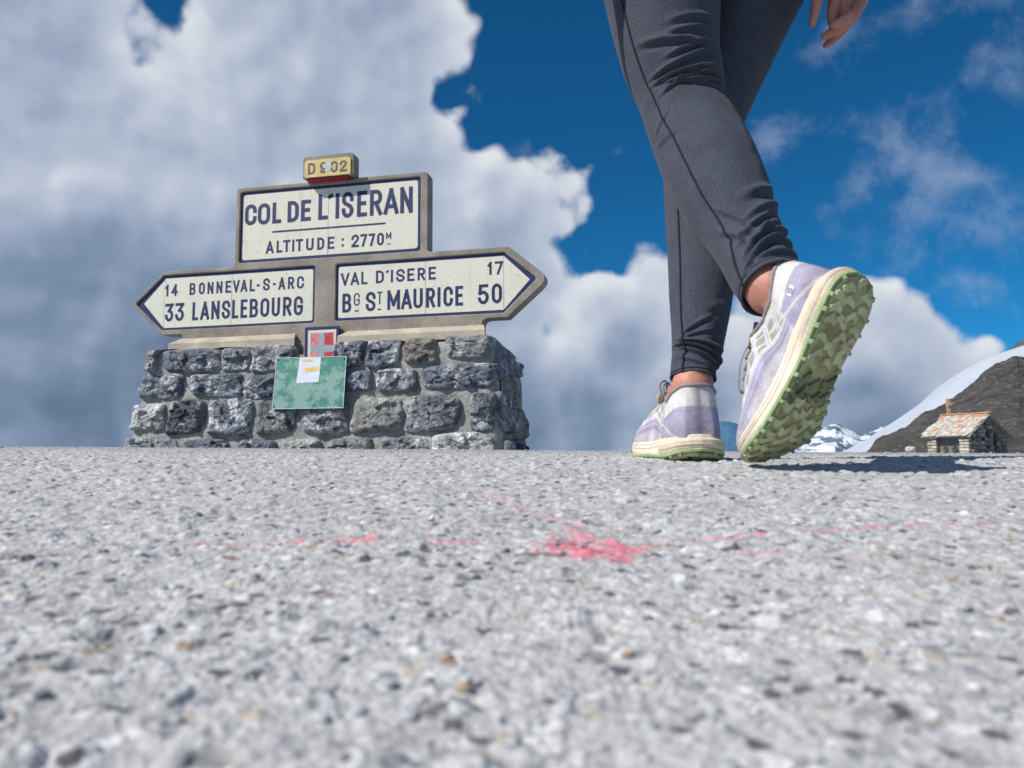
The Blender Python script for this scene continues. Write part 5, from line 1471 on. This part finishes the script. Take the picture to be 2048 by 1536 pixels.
    # open mesh windows between slanted blue bars
    win = sstep(.38, .41, VVv) * sstep(.84, .80, VVv) * sstep(.070, .078, yy0) * sstep(.205, .195, yy0)
    sl = yy0 + .035 * (VVv - .5)
    cell = (sl / .0215) % 1.0
    rowi = ((VVv + .02) / .205 + .5 * (np.floor(sl / .0215) % 2)) % 1.0
    pt(win * sstep(.18, .24, cell) * sstep(.88, .82, cell) * sstep(.08, .14, rowi) * sstep(.95, .88, rowi) * .9, gry)
    pt(win * np.exp(-((cell - .03) / .07) ** 2) * .9, blu)
    # tongue side of the vamp: cream, dusty
    pt(sstep(.80, .88, VVv) * sstep(.10, .125, yy0) * .75, crm)
    # toe: lilac cap, greyed vamp
    pt(sstep(.198, .222, yy0 + .02 * (.5 - VVv)) * sstep(.95, .6, VVv) * .75, lil2 * .55 + lil * .45)
    pt(sstep(.16, .2, yy0) * sstep(.55, .8, VVv) * .45, (.52, .50, .53))
    # heel panel with white swoosh lines
    hp = sstep(.074, .070, yy0 + .018 * (VVv - .4)) * sstep(.62, .59, VVv + .6 * (yy0 - .03) * (yy0 > .03))
    pt(hp, lil)
    for (a0, b0, w_) in ((.30, 7.0, .030),):
        ln = np.exp(-((VVv - (.06 + b0 * (yy0 - .020))) / w_) ** 2) * sstep(.012, .018, yy0) * sstep(.10, .09, yy0) * sstep(.88, .8, VVv)
        pt(ln, wht)
    ln = np.exp(-((VVv - (.70 - 2.6 * np.maximum(0, yy0 - .035))) / .022) ** 2) * sstep(.028, .034, yy0) * sstep(.098, .09, yy0)
    pt(ln, wht)
    pt(sstep(.86, .90, VVv) * sstep(.11, .10, yy0) * .55, (.60, .58, .56))
    # back seam
    pt(np.exp(-(yy0 / .0012) ** 2) * .6, (.16, .13, .22))
    dirt = np.clip(.5 + n1, 0, 1) * sstep(.5, .05, VVv)
    C = C * (1 - .30 * dirt[..., None] * np.array((.8, .95, 1.25)))
    if lateral_logo is None: pass
    Ff = grid_faces(NV, N, True).tolist()
    out['upper'] = mesh_np('upper', B(U.reshape(-1, 3)), FF(Ff), True, C.reshape(-1, 3))
    # collar rim and lining
    top = U[-1]
    idx = [i for i in range(N) if y[i] <= .118]
    order = sorted([i for i in idx if i < M_], key=lambda i: -y[i]) + sorted([i for i in idx if i >= M_], key=lambda i: y[i])
    rim_pts = [top[i] for i in order if True]
    # lateral front -> heel -> medial front
    latp = sorted([i for i in idx if i < M_], key=lambda i: -y[i]); medp = sorted([i for i in idx if i >= M_], key=lambda i: y[i])
    rim_pts = np.array([top[i] for i in latp + medp])
    rs = catmull(rim_pts[::4], 90)
    t_ = tube_mesh('t', B(rs), .0028, 8)
    out['collar'] = t_; t_.name = 'collar'
    inn = []
    c0 = np.array([rs[:, 0].mean(), .06, .07])
    for (f_, dz_) in ((1, 0), (.93, -.008), (.90, -.030)):
        q = rs.copy(); q[:, :2] = c0[:2] + (q[:, :2] - c0[:2]) * f_; q[:, 2] += dz_; inn.append(q)
    out['lining'] = mesh_np('lining', B(np.concatenate(inn)), grid_faces(3, len(rs)).tolist(), True)
    # tongue
    ty = np.linspace(0, 1, 10)[:, None]; tx = np.linspace(-1, 1, 11)[None]
    wx = .021 - .004 * ty
    TX = tx * wx; TYy = .152 - .050 * ty + 0 * tx; TZ = .099 + .020 * ty - .010 * tx ** 2
    out['tongue'] = mesh_np('tongue', B(np.stack([TX, TYy, TZ], -1).reshape(-1, 3)), grid_faces(10, 11).tolist(), True)
    # quick laces zigzag over the vamp
    lz = []
    for i, yl in enumerate(np.linspace(.118, .186, 6)):
        zl = float(np.interp(yl, [.10, .122, .150, .185, .215], [.114, .1145, .107, .094, .080]))
        sx_ = 1 if i % 2 else -1
        lz.append((.015 * sx_, yl, zl - .0075)); lz.append((0, yl + .005, zl - .003))
    lz.append((-.012, .192, .085))
    out['lace'] = tube_mesh('lace', B(catmull(np.array(lz), 120)), .0016, 8)
    lz2 = [(-a, b, c + .0006) for a, b, c in lz]
    out['lace2'] = tube_mesh('lace', B(catmull(np.array(lz2), 120)), .0016, 8)
    # eyelet band
    def surf(j, v, lift=.0006):
        j = j % N; j0 = int(j); f = j - j0; j1 = (j0 + 1) % N
        i = v * (NV - 1); i0 = min(int(i), NV - 2); g_ = i - i0
        p = (U[i0, j0] * (1 - f) + U[i0, j1] * f) * (1 - g_) + (U[i0 + 1, j0] * (1 - f) + U[i0 + 1, j1] * f) * g_
        return p + np.array([nrm[j0][0], nrm[j0][1], .25]) * lift
    def marks(glyphs, w, side, lift=.0008):
        """flat print laid on the upper; glyph x = distance towards the heel (m), z = v"""
        V = []; F = []
        idxs = np.arange(0, M_) if side == 'lat' else np.arange(N - 1, M_ - 2, -1)
        yr = ring[idxs, 1]
        for (ch, x0, x1, v0, v1) in glyphs:
            vs_ = .10
            for si, st in enumerate(GLY[ch]):
                pts = [(x0 + w / 2 + (x1 - x0 - w) * a, (v0 + (v1 - v0) * b) * vs_) for a, b in st] if ch not in 'I' else [((x0 + x1) / 2, v0 * vs_), ((x0 + x1) / 2, v1 * vs_)]
                # subdivide long strokes
                q = [pts[0]]
                for a_, b_ in zip(pts[:-1], pts[1:]):
                    for t in (.5, 1): q.append((a_[0] + (b_[0] - a_[0]) * t, a_[1] + (b_[1] - a_[1]) * t))
                r_, f_ = ribbon(q, w, ext=False)
                b0 = len(V)
                for p in r_:
                    jj = np.interp(p[0], yr, idxs.astype(float))
                    V.append(surf(jj, p[1] / vs_, lift + .0001 * si))
                F += [[i + b0 for i in f] for f in f_]
        # print seen from outside whichever way the strokes ran
        return mesh_np('emblem', B(np.array(V)), F, False)
    out['marks'] = marks
    out['surf'] = lambda *a: B(surf(*a))[0]
    out['B'] = B; out['M'] = M_; out['N'] = N
    return out
MWO = {}
def place_shoe(sh, name, label, loc, R3):
    e = empty(name)
    mw = R3.to_4x4(); mw.translation = Vector(loc) - PO
    e.parent = person; e.matrix_local = mw
    e['label'] = label
    MWO[e.name] = Matrix.Translation(PO) @ mw
    obj('upper', sh['upper'], M['shoe_upper'], e)
    obj('midsole', sh['midsole'], M['foam'], e)
    obj('outsole', sh['outsole'], M['rubber'], e)
    obj('collar', sh['collar'], M['lining'], e)
    obj('lining', sh['lining'], M['lining'], e)
    obj('tongue', sh['tongue'], M['lilac'], e)
    obj('lace', sh['lace'], M['lace'], e)
    obj('lace', sh['lace2'], M['lace'], e)
    return e
def basis(Fv, roll=0.0):
    Fv = Vector(Fv).normalized(); Xv = Fv.cross(Vector((0, 0, 1))).normalized(); Uv = Xv.cross(Fv)
    c, s = math.cos(roll), math.sin(roll)
    X2 = Xv * c + Uv * s; U2 = Uv * c - Xv * s
    return Matrix((X2, Fv, U2)).transposed()
# planted right shoe
shR_ = make_shoe(False, 0.0)
RB = basis((-0.075, 1.0, 0.022), 0.0)
RLOC = Vector((0.2650, 1.118, 0.0092))
eR = place_shoe(shR_, 'shoe', 'right shoe planted flat on the asphalt', RLOC, RB)
x = 0.0
def word(txt, yh, yt_, v0, v1, slope=0.0):
    """text from toe side (yt_) to heel side (yh) as (char, y0, y1, v0, v1) running towards smaller y"""
    g = []; n_ = len(txt); step = (yt_ - yh) / n_
    for i, ch in enumerate(txt):
        if ch == ' ': continue
        ya = yt_ - i * step; w_ = step * .78
        dv = slope * (i / n_)
        g.append((ch, ya, ya - w_, v0 + dv, v1 + dv))
    return g
def marks_rev(sh, glyphs, w, side):
    # x0 > x1 runs towards the heel
    return sh['marks']([(c, a, b, d, e_) for c, a, b, d, e_ in glyphs], w, side)
for g_ in word('ULTRA', .047, .066, .47, .55, .05):
    obj('letter', marks_rev(shR_, [g_], -.0014, 'med'), M['logo_white'], eR)
for g_ in word('GLIDE', .024, .044, .535, .615, .035):
    obj('letter', marks_rev(shR_, [g_], -.0014, 'med'), M['logo_white'], eR)
# trailing left shoe, heel lifted
shL_ = make_shoe(True, 0.28)
LB = basis((-0.2834, 0.428, -0.858), -0.016)
heel_l = shL_['B'](np.array([[0, 0, .013]]))[0]
LLOC = at(1715, 548, .885) - LB @ Vector(heel_l)
eL = place_shoe(shL_, 'shoe', 'left shoe with its heel lifted and its sole showing', LLOC, LB)
obj('emblem', shL_['marks']([('-', .0420, .0420, .40, .52)], .0125, 'lat'), M['logo_white'], eL)
obj('emblem', shL_['marks']([('S', .0455, .0385, .415, .505)], -.0016, 'lat', .0016), M['lilac'], eL)
# red chip in the outsole
rp = shL_['B'](np.array([(-.006, .150, .0), (.002, .148, .0), (.003, .157, 0), (-.003, .160, .0)]) + np.array([0, 0, .0028]))
rp2 = shL_['B'](np.array([(-.006, .150, .0), (.002, .148, .0), (.003, .157, 0), (-.003, .160, .0)]) + np.array([0, 0, .0052]))
obj('red_emblem', mesh_np('red_emblem', np.concatenate([rp, rp2]), [[0, 1, 2, 3], [0, 4, 5, 1], [1, 5, 6, 2], [2, 6, 7, 3], [3, 7, 4, 0]], False), M['red_strip'], eL)
# loose cord loop hanging off the lifted shoe
def to_l(e, p): 
    return (MWO[e.name].inverted() @ Vector(p))[:]
cordp = [at(1500, 672, 1.005), at(1497, 690, 0.998), at(1489, 705, 0.990), at(1481, 728, 0.985), at(1478, 752, 0.985), at(1478, 776, 0.985), at(1482, 785, 0.985), at(1490, 788, 0.988), at(1499, 792, 0.995)]
obj('cord', tube_mesh('cord', catmull([to_l(eL, p) for p in cordp], 60), .0009, 8), M['lace'], eL)
obj('cord_tab', tube_mesh('cord_tab', [to_l(eL, at(1481, 783, 0.984)), to_l(eL, at(1490, 787, 0.985)), to_l(eL, at(1499, 791, 0.990))], .0021, 6), M['toggle'], eL)
# lace knot on the planted shoe
for k_, (a, b, c) in enumerate((((1324, 795), (1320, 770), (1331, 762)), ((1330, 800), (1327, 772), (1337, 766)))):
    pts = [to_l(eR, at(a[0], a[1] + 10, 1.235)), to_l(eR, at(*a, 1.23)), to_l(eR, at(*b, 1.232)), to_l(eR, at(*c, 1.236)), to_l(eR, at(c[0] + 4, c[1] + 22, 1.24))]
    obj('lace', tube_mesh('lace', catmull(pts, 40), .0017, 8), M['lace'], eR)
obj('lace_guard', tube_mesh('lace_guard', catmull([to_l(eR, at(1319, 790, 1.232)), to_l(eR, at(1317, 800, 1.235)), to_l(eR, at(1321, 806, 1.238))], 12), .003, 8), M['lace_tan'], eR)

# left ankle and foot, built from the shoe's own frame
mwL = Matrix.Translation(LLOC) @ LB.to_4x4()
def lp(x, y, z): return mwL @ Vector(shL_['B'](np.array([[-x, y, z]]))[0])
ankL = lp(0, .068, .085)
sc += [(Vector(LEFT[-1][:3]), .032, ankL, .026), (ankL, .025, lp(0, .060, .05), .024), (Vector(LEFT[-1][:3]), .026, lp(0, .040, .105), .016), (lp(0, .040, .105), .016, lp(0, .042, .06), .016),
       (lp(.025, .072, .090), .008, lp(.025, .070, .080), .008), (lp(-.025, .072, .090), .008, lp(-.025, .070, .08), .008), (ankL, .025, lp(0, .12, .065), .024), (lp(0, .12, .065), .026, lp(0, .20, .04), .018)]
body = obj('body', fused('body', sc, 0.0030, 5), M['skin'], person)
# unseen jacket and hair above the picture; hem lowered to shade the hand
jc = [(pel + Vector((-.06, 0, -.06)), .135, pel + Vector((.07, 0.02, -.06)), .14), (pel + Vector((-.05, 0, .06)), .135, pel + Vector((.05, 0, .06)), .135), (pel + Vector((0, .01, .06)), .14, chest, .145), (chest + Vector((-.09, 0, .02)), .105, chest + Vector((.09, 0, .02)), .105)]
for (a, b, c) in ((shR, elR, wr), (shL, elL, wl)):
    jc += [(a, .062, b, .052), (b, .052, b.lerp(c, .80), .038)]
obj('jacket', fused('jacket', jc, 0.008, 4), M['jacket'], person)
hc = [(chest + Vector((0, .0, .30)), .092, chest + Vector((0, .0, .325)), .095), (chest + Vector((0, -.07, .30)), .04, chest + Vector((0, -.09, .12)), .02)]
obj('hair', fused('hair', hc, 0.006, 3), M['hair'], person)
